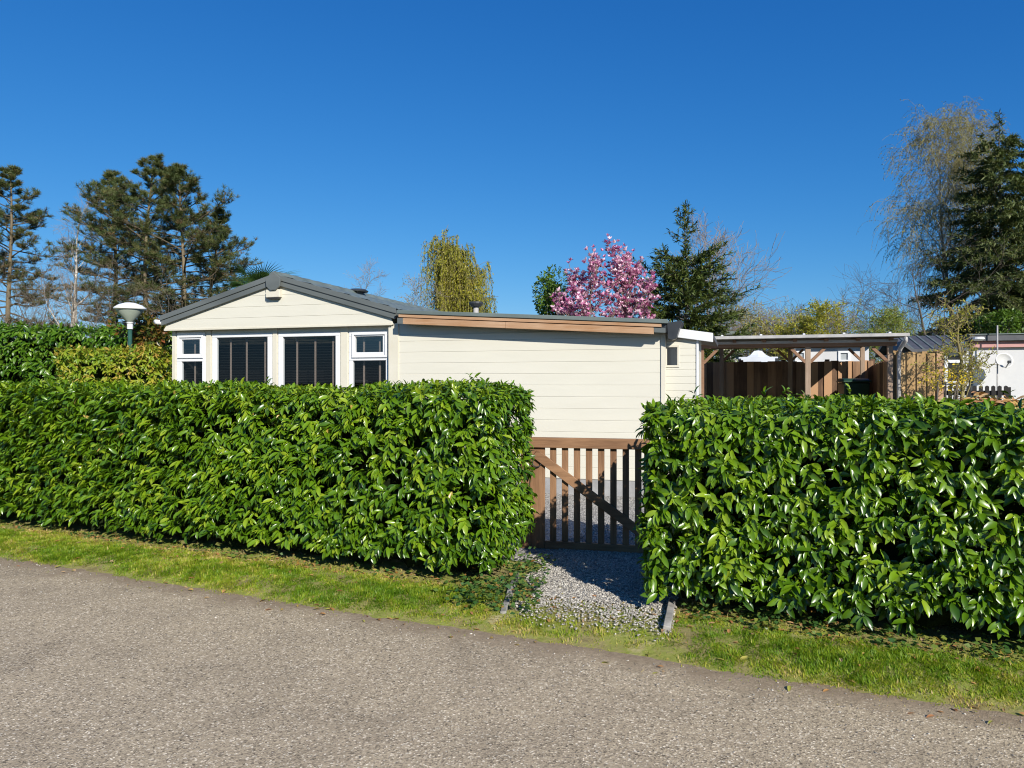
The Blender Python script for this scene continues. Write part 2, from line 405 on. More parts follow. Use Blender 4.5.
def smooth_noise(x, y, seed=0):
    """cheap sum of sines noise in about -1..1"""
    r = np.random.default_rng(seed); o = 0
    for k in range(7):
        a = r.uniform(0, 6.28); f = r.uniform(.6, 1.8) * (1.45 ** k); ph = r.uniform(0, 6.28)
        o = o + np.sin((x * math.cos(a) + y * math.sin(a)) * f + ph) / (1.22 ** k)
    return o / 3.2

# ------------------------------------------------------------------ layout frames
RA = R(24.5)                     # the road, verge and hedges run at this angle
cR, sR = math.cos(RA), math.sin(RA)
def rd(s, d, z=0): return (s * cR + d * sR, -s * sR + d * cR, z)
def rd_np(s, d, z): return np.stack([s * cR + d * sR, -s * sR + d * cR, z + 0 * s], -1)

HA = R(17); cH, sH = math.cos(HA), math.sin(HA)
HO = (0.65, 10.4)                # the chalet's front wall
def fac(px, py, v=0.):
    """a pixel on the plane at depth v behind the chalet front -> (u, z)"""
    k = (px - 512) / F
    u = (k * (HO[1] + v * cH) - HO[0] - v * sH) / (cH + k * sH)
    Y = HO[1] - u * sH + v * cH
    return u, EYE - (py - 384) / F * Y
def fu(px, v=0.): return fac(px, 384, v)[0]
def house_frame(name, label, cat, group=None): return thing(name, label, cat, (HO[0], HO[1], 0), -HA, group)
def hw(u, v, z=0): return (HO[0] + u * cH + v * sH, HO[1] - u * sH + v * cH, z)

def verge_z(s, d):
    t = np.clip((d - 4.12) / .5, 0, 1)
    return -.012 + .062 * t * t * (3 - 2 * t)

# ------------------------------------------------------------------ ground
def grid_sheet(name, s0, s1, d0, d1, ns, nd, zf, m, edge=None):
    S, D = np.meshgrid(np.linspace(s0, s1, ns), np.linspace(0, 1, nd), indexing='ij')
    lo = d0 + (edge(S) if edge else 0)
    Dd = lo + (d1 - lo) * D
    V = rd_np(S, Dd, zf(S, Dd)).reshape(-1, 3)
    i = np.arange(ns * nd).reshape(ns, nd)
    q = np.stack([i[:-1, :-1], i[1:, :-1], i[1:, 1:], i[:-1, 1:]], -1).reshape(-1, 4)
    o = np_mesh(name, V, q.ravel(), m, None, None, True, np.full(len(q), 4))
    return tag(o, kind='structure')

b = MB(); b.add([(-900, -900, -.02), (900, -900, -.02), (900, 900, -.02), (-900, 900, -.02)], [(0, 1, 2, 3)])
tag(b.build('ground', M['ground']), kind='structure')
grid_sheet('road', -60, 60, -3.2, 4.35, 60, 8, lambda s, d: 0 * s, M['asphalt'])
edge_n = lambda S: .05 * smooth_noise(S * 2.2, S * 0, 3) + .035 * smooth_noise(S * 9, S * 0, 4)
def vz(s, d): return verge_z(s, d) + .005 * smooth_noise(s * 5, d * 5, 5) + .004 * smooth_noise(s * 17, d * 17, 6)
grid_sheet('verge', -30, 20, 3.98, 6.0, 1400, 60, vz, M['soil'], edge_n)
grid_sheet('gravel_yard', -14, 14, 5.9, 13.0, 60, 40, lambda s, d: .056 + 0 * s, M['gravel'])

# gravel drive between the hedges: left and right border in s for each d
def path_lr(d):
    t = np.clip((d - 4.5) / 1.6, 0, 1)
    return -1.98 - .50 * t + .06 * np.sin(d * 9), -1.03 - .17 * (d - 4.6)
S_, D_ = [], []
dd = np.linspace(5.02, 7.1, 40)
V = []
for d in dd:
    l, r_ = path_lr(d)
    for k in range(14): 
        s = l + (r_ - l) * k / 13
        V.append(rd(s, d, float(verge_z(s, np.array(d))) + .012))
i = np.arange(40 * 14).reshape(40, 14)
q = np.stack([i[:-1, :-1], i[:-1, 1:], i[1:, 1:], i[1:, :-1]], -1).reshape(-1, 4)
tag(np_mesh('gravel_path', np.array(V), q.ravel(), M['gravel'], None, None, True, np.full(len(q), 4)), kind='structure')
n = 26000
d = rng.uniform(4.42, 7.9, n); l, r_ = path_lr(d)
s = l + (r_ - l) * rng.uniform(-.03, 1.03, n)
keep = rng.uniform(0, 1, n) < np.clip((d - 4.42) / .62, .05, 1)
s, d = s[keep], d[keep]
P = rd_np(s, d, verge_z(s, d) + .014)
tag(stones('loose_gravel', P, rng.uniform(.004, .0098, len(s)), rng.uniform(0, 1, len(s)), M['stone']),
    'loose grey gravel chips covering the drive in front of the wooden gate', 'gravel', kind='stuff')
# pebbles scattered on the asphalt
n = 2600
s = rng.uniform(-9, 3.2, n); d = 4.22 - rng.exponential(.55, n)
P = rd_np(s, d, np.full(n, .002))
tag(stones('road_pebbles', P, rng.uniform(.002, .006, n) * (1 + (rng.uniform(0, 1, n) > .97) * .8), rng.uniform(0, 1, n), M['pebble']),
    'tiny loose pebbles scattered over the asphalt road', 'pebbles', kind='stuff')

# ------------------------------------------------------------------ grass verge
def grass():
    n = 620000
    s = rng.uniform(-11, 2.6, n); d = rng.uniform(4.02, 5.2, n)
    pn = smooth_noise(s * 1.6, d * 3, 21); pf = smooth_noise(s * 7, d * 7, 22); pt = smooth_noise(s * 16, d * 16, 23)
    e = 4.22 + edge_n(s) + .05 * pt
    dens = np.clip((d - e) / .16, .015, 1) * np.clip((5.02 + .14 * pn - d) / .22, .05, 1)
    dens = dens * np.clip(1.0 + .4 * pf + .35 * pn + .3 * pt, .16, 1)
    l, r_ = path_lr(np.clip(d, 4.5, 7))
    inp = (s > l - .1) & (s < r_ + .02) & (d > 4.56)
    strip = (s > l - .25) & (s < r_ + .15) & (d <= 4.74)
    dens = np.where(inp, .05 * (d < 5), dens); dens = np.where(strip, dens * .5 * np.clip(.55 + pf, .1, 1), dens)
    k = rng.uniform(0, 1, n) < dens
    s, d, pn, pf, pt, strip, e = s[k], d[k], pn[k], pf[k], pt[k], strip[k], e[k]
    n = len(s)
    P = rd_np(s, d, np.maximum(vz(s, d), 0) - .004)
    # tufts share a direction, blades fan out of it
    az = smooth_noise(s * 11, d * 11, 24) * 5 + rng.normal(0, 1.1, n); lean = np.abs(rng.normal(1.1, .9, n))
    D = np.stack([np.cos(az) * lean, np.sin(az) * lean, np.ones(n)], -1)
    N = np.stack([np.cos(az + 3.14), np.sin(az + 3.14), lean * .8 + .1], -1)
    L = rng.uniform(.013, .037, n) * (1 + .4 * pf + .3 * pt) * np.clip((d - 4.05) / .3, .4, 1)
    W = rng.uniform(.0035, .0066, n)
    edge = np.clip(1 - (d - e) / .2, 0, 1) + np.clip((d - 4.82) / .2, 0, 1)
    rnd = np.clip(rng.beta(2, 2.6, n) * .75 + .26 * pn - .22 * pf + .26 * pt + .30 * edge + strip * .3 + (rng.uniform(0, 1, n) > .9) * .35, 0, 1)
    tag(leaves('verge_grass', P, D, N, L, W, rnd, M['grass'], None, BLADE),
        'short patchy green and straw coloured grass on the roadside verge', 'grass', kind='stuff')
grass()

def litter():
    n1, n2 = 380, 1100
    s = np.concatenate([rng.uniform(-10, 2.4, n1), rng.uniform(-9, 2.4, n2)])
    d = np.concatenate([4.2 + rng.uniform(-.15, .9, n1), 5.0 + rng.normal(0, .12, n2)])
    n = n1 + n2
    P = rd_np(s, d, np.maximum(vz(s, d), 0) + rng.uniform(.003, .014, n))
    az = rng.uniform(0, 6.28, n)
    D = np.stack([np.cos(az), np.sin(az), rng.uniform(-.1, .15, n)], -1)
    N = np.stack([rng.normal(0, .22, n), rng.normal(0, .22, n), np.ones(n)], -1)
    L = rng.uniform(.018, .06, n) * np.where(rng.uniform(0, 1, n) < .06, 1.5, 1); W = L * rng.uniform(.3, .5, n)
    tag(leaves('fallen_leaves', P, D, N, L, W, rng.uniform(0, 1, n), M['litter']),
        'brown and yellow fallen leaves on the verge below the hedges', 'fallen leaves', kind='stuff')
    # low creeping plants beside the drive and below the right hedge
    cs, cd, cr, cn = [], [], [], []
    for (s0, s1, d0, d1, nn, h) in ((-2.66, -2.02, 4.5, 6.0, 2400, .12), (-1.0, 1.9, 4.86, 5.16, 1500, .08), (-2.9, -2.4, 4.75, 5.2, 260, .06), (-9, -2.6, 4.95, 5.15, 600, .05)):
        cs.append(rng.uniform(s0, s1, nn) - (0 if s1 > -1 else 0)); cd.append(rng.uniform(d0, d1, nn)); cr.append(np.full(nn, h))
    s = np.concatenate(cs); d = np.concatenate(cd); h = np.concatenate(cr)
    c = smooth_noise(s * 7, d * 7, 31)
    shift = np.where((s < -2) & (s > -2.7), -.25 * (d - 4.9), 0)
    s = s + shift
    k = rng.uniform(0, 1, len(s)) < np.clip(.55 + .7 * c, 0.05, 1)
    s, d, h = s[k], d[k], h[k]; n = len(s)
    P = rd_np(s, d, vz(s, d) + h * rng.uniform(0, 1, n) ** 1.5)
    az = rng.uniform(0, 6.28, n)
    D = np.stack([np.cos(az), np.sin(az), rng.uniform(-.2, .6, n)], -1)
    N = np.stack([rng.normal(0, .5, n), rng.normal(-.2, .5, n), np.ones(n)], -1)
    L = rng.uniform(.02, .05, n)
    tag(leaves('creeping_weeds', P, D, N, L, L * .75, rng.uniform(0, 1, n), M['ivy'], None, QUADLEAF),
        'low creeping ivy and weeds along the drive edge and hedge foot', 'weeds', kind='stuff')
litter()

# edging slabs of the drive
def slab(p, q, w, h, label, tilt):
    o = thing('edging_slab', label, 'edging stone', (p[0], p[1], 0))
    m_ = MB(); L = math.hypot(q[0] - p[0], q[1] - p[1])
    an = math.atan2(q[1] - p[1], q[0] - p[0])
    x = Matrix.Rotation(an, 4, 'Z') @ Matrix.Rotation(tilt, 4, 'X')
    # broken, slightly irregular slab
    prof = []
    nseg = 7
    top, bot = [], []
    for k in range(nseg + 1):
        t = k / nseg * L
        hh = h + random.uniform(-.008, .008) - (.02 if k in (0, nseg) else 0)
        for (yy, zz) in ((-w / 2, -.05), (w / 2, -.05), (w / 2 - .004, hh), (-w / 2 + .004, hh + random.uniform(-.004, .004))):
            prof.append(x @ Vector((t + random.uniform(-.004, .004), yy, zz)))
    fs = []
    for k in range(nseg):
        for j in range(4):
            a, c = k * 4 + j, k * 4 + (j + 1) % 4
            fs.append((a, c, c + 4, a + 4))
    fs += [(3, 2, 1, 0), tuple(nseg * 4 + j for j in range(4))]
    m_.add(prof, fs)
    m_.build('slab', M['concrete'], o, .004)
slab((1.125, 5.24), (.955, 4.62), .055, .105, 'tilted grey concrete edging slab at the right side of the gravel drive', R(-8))
slab((.06, 6.05), (-.055, 5.0), .05, .08, 'half buried grey edging slab among the weeds left of the gravel drive', R(6))

# ------------------------------------------------------------------ hedges
def hedge(name, label, frame, L, T, H, z0, n_shoot, leafL, m, rmul=1., shear=0., faces='ftlr', group=None, per=7, seed=0, top_new=.34, bulge=.036, layered=.45, lean=0.):
    """frame(s, d) -> ground xy of the local box: s along 0..L, d into the hedge 0..T"""
    r = np.random.default_rng(seed)
    o = thing(name, label, 'hedge', (*frame(L / 2, T / 2)[:2], 0), 0, group)
    areas = {'f': L * (H - z0), 't': L * T, 'l': T * (H - z0), 'r': T * (H - z0), 'b': L * (H - z0) * .35}
    tot = sum(areas[k] for k in faces)
    Ps, Ns, Ts = [], [], []
    for k in faces:
        n = int(n_shoot * areas[k] / tot)
        a, c = r.uniform(0, 1, n), r.uniform(0, 1, n)
        one, zero = np.ones(n), np.zeros(n)
        if k == 'f': p = np.stack([a * L, zero, z0 + c * (H - z0)], -1); nn = (0, -1, 0)
        if k == 'b': p = np.stack([a * L, one * T, z0 + c * (H - z0)], -1); nn = (0, 1, 0)
        if k == 't': p = np.stack([a * L, c * T, one * H], -1); nn = (0, 0, 1)
        if k == 'l': p = np.stack([zero, a * T, z0 + c * (H - z0)], -1); nn = (-1, 0, 0)
        if k == 'r': p = np.stack([one * L, a * T, z0 + c * (H - z0)], -1); nn = (1, 0, 0)
        Ps.append(p); Ns.append(np.tile(np.array(nn, float), (n, 1))); Ts.append(np.full(n, k == 't'))
    P, N, isT = np.concatenate(Ps), np.concatenate(Ns), np.concatenate(Ts)
    # rounded edges: pull normals and points at the box edges
    mid = np.array([L / 2, T / 2, (H + z0) / 2]); half = np.array([L / 2, T / 2, (H - z0) / 2])
    q = (P - mid); rr = .09
    inner = np.clip(q, -(half - rr), (half - rr)); dv = q - inner
    rn = nrm(dv); P = mid + inner + rn * rr * np.minimum(1, 1)
    N = nrm(N * .4 + rn)
    bn = smooth_noise(P[:, 0] * 2.6 + P[:, 1] * 1.9, P[:, 2] * 2.6, seed + 50) * bulge + smooth_noise(P[:, 0] * 7 + P[:, 1] * 6, P[:, 2] * 7, seed + 51) * bulge * .5
    depth = np.where(r.uniform(0, 1, len(P)) < .66, r.exponential(.026, len(P)), r.uniform(.05, .34, len(P))).clip(0, .34)
    # thin skirt at the bottom
    low = np.clip((z0 + .25 - P[:, 2]) / .25, 0, 1)
    P = P + N * (bn - depth - low * r.uniform(0, .12, len(P)))[:, None]
    P[:, 2] += low * r.normal(0, .05, len(P))
    up = np.array([0, 0, 1.])
    SD = nrm(N * .8 + up * r.uniform(-.1, .75, (len(P), 1)) + r.normal(0, .38, (len(P), 3)) + np.array([lean, 0, 0]) * np.clip(1.1 - P[:, :1] / L, 0, 1))
    # stray shoots on top
    stray = isT & (r.uniform(0, 1, len(P)) < .012)
    P[stray] += up * r.uniform(.02, .09, (stray.sum(), 1))
    n = len(P)
    base_r = np.clip(r.beta(2, 2.4, n) + smooth_noise(P[:, 0] * 1.7, P[:, 2] * 2.2 + P[:, 1], seed + 60) * .13 + isT * top_new * r.uniform(0, 1, n), 0, 1)
    LP, LD, LN, LL, LW, LR = [], [], [], [], [], []
    ref = np.where(np.abs(SD[:, 2:3]) > .9, np.array([1., 0, 0]), np.array([0, 0, 1.]))
    A = nrm(np.cross(SD, ref)); B = np.cross(SD, A)
    ph0 = r.uniform(0, 6.28, n)
    for k in range(per):
        ph = ph0 + k * 2.4 + r.normal(0, .25, n)
        rad = A * np.cos(ph)[:, None] + B * np.sin(ph)[:, None]
        al = np.interp(k, [0, per - 1], [.25, 1.05]) + r.normal(0, .18, n)
        D = rad * np.cos(al)[:, None] + SD * np.sin(al)[:, None]
        D[:, 2] -= r.uniform(0.05, .6, n) + .25 * isT * r.uniform(0, 1, n)
        # most leaves hang over one another like shingles, tips outward and down
        hang = r.uniform(0, 1, n) < np.where(isT, .12, layered)
        lat = lean * np.clip(1.25 - P[:, 0] / L * 1.3, -.05, .95) * 1.9 + r.normal(0, .5, n)
        tang = np.stack([-N[:, 1], N[:, 0], np.zeros(n)], -1)
        Dh = N * r.uniform(.25, .6, (n, 1)) + np.array([0, 0, -1.]) * r.uniform(.15, .8, (n, 1)) + tang * lat[:, None] + r.normal(0, .12, (n, 3))
        D = np.where(hang[:, None], Dh, D)
        l = leafL * r.uniform(.62, 1.36, n) * (1 - .3 * (k == per - 1)) * (1 - .22 * isT)
        p = P + SD * (k * leafL * .12 - leafL * .35)[..., None] if np.ndim(k * leafL) else P + SD * (k * leafL * .12 - leafL * .35)
        LP.append(p); LD.append(D); LN.append(np.where(hang[:, None], N * .75 + up * .55 + r.normal(0, .25, (n, 3)), SD * .9 + r.normal(0, .22, (n, 3)) + up * .25))
        LL.append(l); LW.append(l * r.uniform(.30, .42, n)); LR.append(np.clip(base_r + r.normal(0, .12, n) + (k >= per - 2) * .08, 0, .97))
    P, D, N = map(np.concatenate, (LP, LD, LN)); Ls, W, Rn = map(np.concatenate, (LL, LW, LR))
    Rn = np.minimum(Rn, .9); odd = r.uniform(0, 1, len(Rn)) < .0022; Rn[odd] = 1.0
    P[:, 0] += shear * P[:, 1]
    D[:, 0] += shear * D[:, 1]
    def tow(v, vec=False):
        a = np.array(frame(0, 0)[:2]); ex = np.array(frame(1, 0)[:2]) - a; ey = np.array(frame(0, 1)[:2]) - a
        w = v[:, :1] * ex + v[:, 1:2] * ey
        if not vec: w = w + a - np.array([o.location.x, o.location.y])
        return np.concatenate([w, v[:, 2:]], 1)
    leaves('foliage', tow(P), tow(D, True), tow(N, True), Ls, W, Rn * rmul, m, o)
    # near-black core, the hedge's inner shade put into its colour, and the stems
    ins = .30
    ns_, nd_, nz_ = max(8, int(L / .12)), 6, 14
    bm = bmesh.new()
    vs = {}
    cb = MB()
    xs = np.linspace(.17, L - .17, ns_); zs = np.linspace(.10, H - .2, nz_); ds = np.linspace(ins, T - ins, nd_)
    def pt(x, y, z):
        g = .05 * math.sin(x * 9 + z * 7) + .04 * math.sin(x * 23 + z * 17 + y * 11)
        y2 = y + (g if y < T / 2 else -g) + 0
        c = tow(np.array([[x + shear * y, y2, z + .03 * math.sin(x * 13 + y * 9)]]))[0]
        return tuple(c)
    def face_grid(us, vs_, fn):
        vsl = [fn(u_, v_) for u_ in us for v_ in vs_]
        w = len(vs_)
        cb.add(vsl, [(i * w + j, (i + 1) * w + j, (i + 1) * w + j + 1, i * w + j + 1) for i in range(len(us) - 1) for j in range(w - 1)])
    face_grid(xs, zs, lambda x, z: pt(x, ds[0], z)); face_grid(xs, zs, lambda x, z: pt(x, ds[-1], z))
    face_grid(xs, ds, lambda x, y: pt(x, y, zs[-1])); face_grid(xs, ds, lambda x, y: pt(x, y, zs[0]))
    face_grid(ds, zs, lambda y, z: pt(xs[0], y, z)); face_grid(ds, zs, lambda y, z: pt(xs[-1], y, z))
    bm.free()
    cb.build('dark_core', M['hedge_core'], o)
    for k in range(int(L / .2)):
        x = r.uniform(ins, L - ins); y = r.uniform(.3 * T, .75 * T)
        p0 = np.array([[x + shear * y, y, 0], [x + r.normal(0, .05) + shear * y, y + r.normal(0, .05), z0 * .6 + .1], [x + r.normal(0, .1) + shear * y, y + r.normal(0, .1), z0 + .3]])
        tubes('stem', [(tow(p0), [.017, .013, .01], 6)], M['twig_dark'], o)
    return o

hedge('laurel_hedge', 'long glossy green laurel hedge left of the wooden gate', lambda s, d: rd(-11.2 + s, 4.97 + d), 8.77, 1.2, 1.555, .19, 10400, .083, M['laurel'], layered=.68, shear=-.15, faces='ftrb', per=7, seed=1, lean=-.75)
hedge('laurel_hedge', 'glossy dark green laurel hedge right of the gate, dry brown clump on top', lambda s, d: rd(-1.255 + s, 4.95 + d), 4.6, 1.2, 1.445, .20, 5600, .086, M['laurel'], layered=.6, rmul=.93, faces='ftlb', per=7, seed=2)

# ------------------------------------------------------------------ gate
def gate():
    YG = 6.97; ga = R(14)
    k0 = (530 - 512) / F; X0 = k0 * YG
    o = thing('garden_gate', 'brown wooden picket gate with diagonal brace and black ring latch between the two laurel hedges', 'gate', (X0, YG, 0), -ga)
    W = 1.16; zt, zb = 1.10, .045
    m = MB(); m.box(0, .14, 0, .032, zb + .01, zt - .095); m.build('stile', M['gate_wood'], o, .003)
    m = MB(); m.box(W - .10, W, 0, .032, zb - .02, zt - .095); m.build('stile', M['gate_wood'], o, .003)
    m = MB(); m.box(-.005, W + .005, -.032, .034, zt - .095, zt); m.build('top_rail', M['gate_wood_flat'], o, .004)
    m = MB(); m.box(.142, W - .102, -.004, .034, zb, zb + .085); m.build('bottom_rail', M['gate_wood_flat'], o, .004)
    for i in range(8):
        x = .19 + i * .1125
        if x + .058 > W - .1: break
        m = MB(); m.box(x, x + .058, .006, .03, zb + .086, zt - .096); m.build('picket', M['gate_wood'], o, .002)
    m = MB(); m.bar((.05, -.014, zt - .15), (W - .12, -.014, zb + .2), .022, .085, (0, 0, 1)); m.build('brace', M['gate_wood_flat'], o, .003)
    # ring latch
    m = MB(); m.lathe([(.0, -.008), (.022, -.008), (.022, 0)], (0, 0, 0), 14, Matrix.Translation((.07, -.001, zt - .19)) @ Matrix.Rotation(R(90), 4, 'X'))
    pl = m.build('ring_latch', M['black_iron'], o)
    m = MB(); pts = [(.07 + .042 * math.sin(a), -.016 - .006 * math.cos(a), zt - .235 - .042 * math.cos(a)) for a in np.linspace(0, 2 * math.pi, 19)]
    m.tube(pts, .006, 7, False); m.build('ring', M['black_iron'], pl, smooth=True)
    for sgn, x in ((-1, -.085), (1, W + .02)):
        g = thing('gate_post', 'brown square gate post hidden in the %s hedge beside the gate' % ('left' if sgn < 0 else 'right'), 'post', (X0 + x * math.cos(ga), YG - x * math.sin(ga), 0), -ga)
        m = MB(); m.box(0, .075, -.02, .055, 0, 1.12); m.build('shaft', M['gate_wood'], g, .004)
gate()

# ------------------------------------------------------------------ chalet
def siding(name, parent, u0, u1, z0, z1, v, pitch, holes=(), m=None, lo=None, hi=None, thick=.04):
    """lap boards; lo(z), hi(z) may give sloping ends"""
    mb = MB(); z = z0; g = .009
    while z < z1 - .005:
        zt = min(z + pitch, z1)
        cuts = sorted({z, zt} | {h for ho in holes for h in (ho[2], ho[3]) if z < h < zt})
        for a, c in zip(cuts[:-1], cuts[1:]):
            iv = [(u0, u1)]
            for (h0, h1, hz0, hz1) in holes:
                if hz0 < c - 1e-4 and hz1 > a + 1e-4:
                    nv = []
                    for (x0, x1) in iv:
                        if h1 <= x0 or h0 >= x1: nv.append((x0, x1)); continue
                        if h0 > x0: nv.append((x0, h0))
                        if h1 < x1: nv.append((h1, x1))
                    iv = nv
            top = c >= zt - 1e-4
            if top and c - a > g * 1.2:
                prof = [(v, a), (v, c - g), (v + .005, c - g * .5), (v + .005, c), (v + thick, c), (v + thick, a)]
            else:
                prof = [(v, a), (v, c), (v + thick, c), (v + thick, a)]
            for (x0, x1) in iv:
                if lo:
                    if hi(c) - lo(c) < .01: 
                        if hi(a) - lo(a) < .03: continue
                    mb.prism(prof, lambda p: min(lo(p[1]), (lo(p[1]) + hi(p[1])) / 2), lambda p: max(hi(p[1]), (lo(p[1]) + hi(p[1])) / 2), lambda t, p: (t, p[0], p[1]))
                else:
                    mb.prism(prof, x0, x1, lambda t, p: (t, p[0], p[1]))
        z = zt
    return mb.build(name, m or M['cladding'], parent)

def window(parent, u0, u1, z0, z1, v, panes, fw=.05, tapes=(), mat='white', blind=True, sash=None, label=None):
    """outer frame u0..u1, z0..z1; panes list of (u0,u1,z0,z1); frame is everything else"""
    us = sorted({u0, u1} | {p[0] for p in panes} | {p[1] for p in panes})
    zs = sorted({z0, z1} | {p[2] for p in panes} | {p[3] for p in panes})
    mb = MB()
    # horizontal members first, uprights between them
    prs = sorted(panes, key=lambda p: p[2])
    edges = [z0] + [e for p in prs for e in (p[2], p[3])] + [z1]
    if len({(p[2], p[3]) for p in panes}) == len(panes):       # stacked panes
        for i in range(0, len(edges), 2): mb.box(u0, u1, v, v + .06, edges[i], edges[i + 1])
        for p in prs:
            mb.box(u0, p[0], v + .001, v + .06, p[2], p[3]); mb.box(p[1], u1, v + .001, v + .06, p[2], p[3])
    w = mb.build('window', M[mat], parent, .004)
    if label: tag(w, label)
    if sash:
        mb = MB(); a0, a1, b0, b1 = sash; s_ = .035
        mb.box(a0, a1, v - .022, v - .002, b0, b0 + s_); mb.box(a0, a1, v - .022, v - .002, b1 - s_, b1)
        mb.box(a0, a0 + s_, v - .022, v - .002, b0 + s_, b1 - s_); mb.box(a1 - s_, a1, v - .022, v - .002, b0 + s_, b1 - s_)
        mb.build('sash', M[mat], w, .003)
    for p in panes:
        mb = MB(); mb.add([(p[0] - .01, v + .03, p[2] - .01), (p[1] + .01, v + .03, p[2] - .01), (p[1] + .01, v + .03, p[3] + .01), (p[0] - .01, v + .03, p[3] + .01)], [(0, 1, 2, 3)])
        mb.build('pane', M['glass_bright' if (len(panes) > 1 and blind and p is panes[0]) else 'glass'], w)
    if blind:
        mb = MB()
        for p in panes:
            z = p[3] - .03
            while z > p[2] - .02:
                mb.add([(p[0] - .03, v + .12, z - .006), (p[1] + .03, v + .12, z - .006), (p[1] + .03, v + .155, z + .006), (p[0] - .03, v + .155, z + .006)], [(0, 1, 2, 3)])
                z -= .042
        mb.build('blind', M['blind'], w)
        for tx in tapes:
            mb = MB(); mb.box(tx - .016, tx + .016, v + .108, v + .112, min(p[2] for p in panes) - .02, max(p[3] for p in panes) + .02)
            mb.build('tape', M['tape'], w)
    return w

def chalet():
    o = house_frame('chalet', 'cream clad holiday chalet with low grey gable and long flat roofed side wing', 'chalet')
    VW = .07                    # window wall depth behind the wing front
    px = lambda p, v=0.: fu(p, v)
    # key measures
    VG = -.05
    uL, zL = fac(163.5, 329.3, VG); uR, zR = fac(393.5, 325.6, VG); zg = (zL + zR) / 2
    ua, za = fac(274, 274.5, -.11)
    eL, zeL = fac(160.0, 315.5, -.11); eR, zeR = fac(395.5, 310.0, -.11)
    zeL = zeR = (zeL + zeR) / 2
    kL = (za - zeL) / (ua - eL); kR = (za - zeR) / (eR - ua)
    BACK = 9.0
    roofz = lambda u: za - (kL * (ua - u) if u < ua else kR * (u - ua))
    # gable boards
    zu = za - .10
    siding('gable_cladding', o, uL, uR, zg, zu - .04, VG, .172, lo=lambda z: max(uL, ua - (zu - z) / kL), hi=lambda z: min(uR, ua + (zu - z) / kR))
    m = MB(); m.box(uL + .02, uR - .02, VG - .012, VG - .001, zg - .012, zg + .02); m.build('gable_drip_board', M['cream_trim'], o, .003)
    # soffit closing the step back to the window wall
    m = MB(); m.box(uL + .03, uR - .03, VG + .041, VW + .05, zg + .003, zg + .03); m.build('soffit', M['cream_trim'], o)
    # window wall
    wl, wr = px(173.5, VW), px(391, VW)
    zf = lambda py, p: fac(p, py, VW)[1]
    z0w = 1.02
    W = [  # outer l, r, top y, panes [(l,r,top,bottom y or None)], tapes, sash
        (177, 205.5, 332.5, [(181.8, 200, 339.5, 354), (181.8, 202.5, 361.5, None)], (191,), (178.5, 204.0, 335.5, 358.2)),
        (212.5, 272.4, 333.5, [(216.8, 267.8, 337.2, None)], (227, 243, 261.5), None),
        (278.6, 340, 332.5, [(283, 335.8, 336.4, None)], (293.7, 312, 330), None),
        (349.3, 388.5, 331, [(355.3, 383, 336.3, 352.2), (353.0, 386, 360.5, None)], (361, 377), (352.6, 387.6, 332.6, 357.6)),
    ]
    holes = []
    for (l, r_, ty, panes, tapes, sash) in W:
        mid = (l + r_) / 2
        u0, u1 = px(l, VW), px(r_, VW); zt = zf(ty, mid)
        pp = [(px(a, VW), px(c, VW), (zf(d_, mid) if d_ else z0w + .06), zf(t_, mid)) for (a, c, t_, d_) in panes]
        ss = (px(sash[0], VW), px(sash[1], VW), zf(sash[3], mid), zf(sash[2], mid)) if sash else None
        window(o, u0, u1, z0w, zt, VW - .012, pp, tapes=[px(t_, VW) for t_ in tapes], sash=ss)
        holes.append((u0, u1, z0w, zt))
    siding('front_wall', o, wl, wr, .28, zg + .03, VW, .165, holes)
    for (a, c) in ((207.0, 211.6), (273.2, 277.6), (341, 348.2)):
        m = MB(); m.box(px(a, VW), px(c, VW), VW - .02, VW - .001, z0w - .05, zg - .002); m.build('corner_trim' if a > 390 else 'window_trim', M['cream_trim'], o, .003)
    m = MB(); m.box(wl - .012, wl + .06, VW - .022, VW + .06, .28, zg - .002); m.build('corner_trim', M['cream_trim'], o, .003)
    u_w0, u_w1 = px(397.5), px(661.0)
    m = MB(); m.box(wr - .001, u_w0 + .02, -.018, VW + .06, .28, zg + .02); m.build('corner_trim', M['cream_trim'], o, .003)
    # side, back and wing walls
    m = MB(); m.box(wl - .001, wl + .05, VW + .061, BACK, .28, zeL - .12); m.build('side_wall', M['cladding'], o)
    m = MB(); m.box(wl, u_w1, BACK, BACK + .05, .28, 2.3); m.build('back_wall', M['cladding'], o)
    m = MB(); m.box(wl + .06, u_w1 - .06, .75, .8, .28, 2.28); m.build('dark_lining', M['interior'], o)  # dark sheet close behind the windows, the room's shade painted on
    m = MB(); m.box(wl + .052, wl + .07, VW + .061, .74, .3, 2.28); m.build('dark_lining', M['interior'], o)  # added dark lining, hides sunlight on the cladding's inner face
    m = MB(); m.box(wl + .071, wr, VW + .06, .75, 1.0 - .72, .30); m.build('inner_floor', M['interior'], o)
    # wing
    v_o = -.22
    t0, tz0 = fac(396.5, 309.8, v_o); t1, tz1 = fac(667.5, 319.2, v_o)
    line = lambda u: tz0 + (tz1 - tz0) * (u - t0) / (t1 - t0)
    siding('wing_wall', o, u_w0 + .021, u_w1, .28, line(u_w1) - .12, 0.0, .1635)
    m = MB(); m.prism([(.012, 0), (.05, 0), (.05, 1), (.012, 1)], u_w0 + .02, u_w1, lambda t, p: (t, p[0], (line(t) - .12) if p[1] else line(u_w1) - .119)); m.build('wing_frieze', M['cladding'], o)
    m = MB(); m.box(u_w1, u_w1 + .06, -.018, .055, .28, line(u_w1) - .12); m.build('corner_trim', M['cream_trim'], o, .003)
    m = MB(); m.box(u_w1 + .001, u_w1 + .045, .056, 5.5, .28, line(u_w1) - .12); m.build('side_wall', M['cladding'], o)
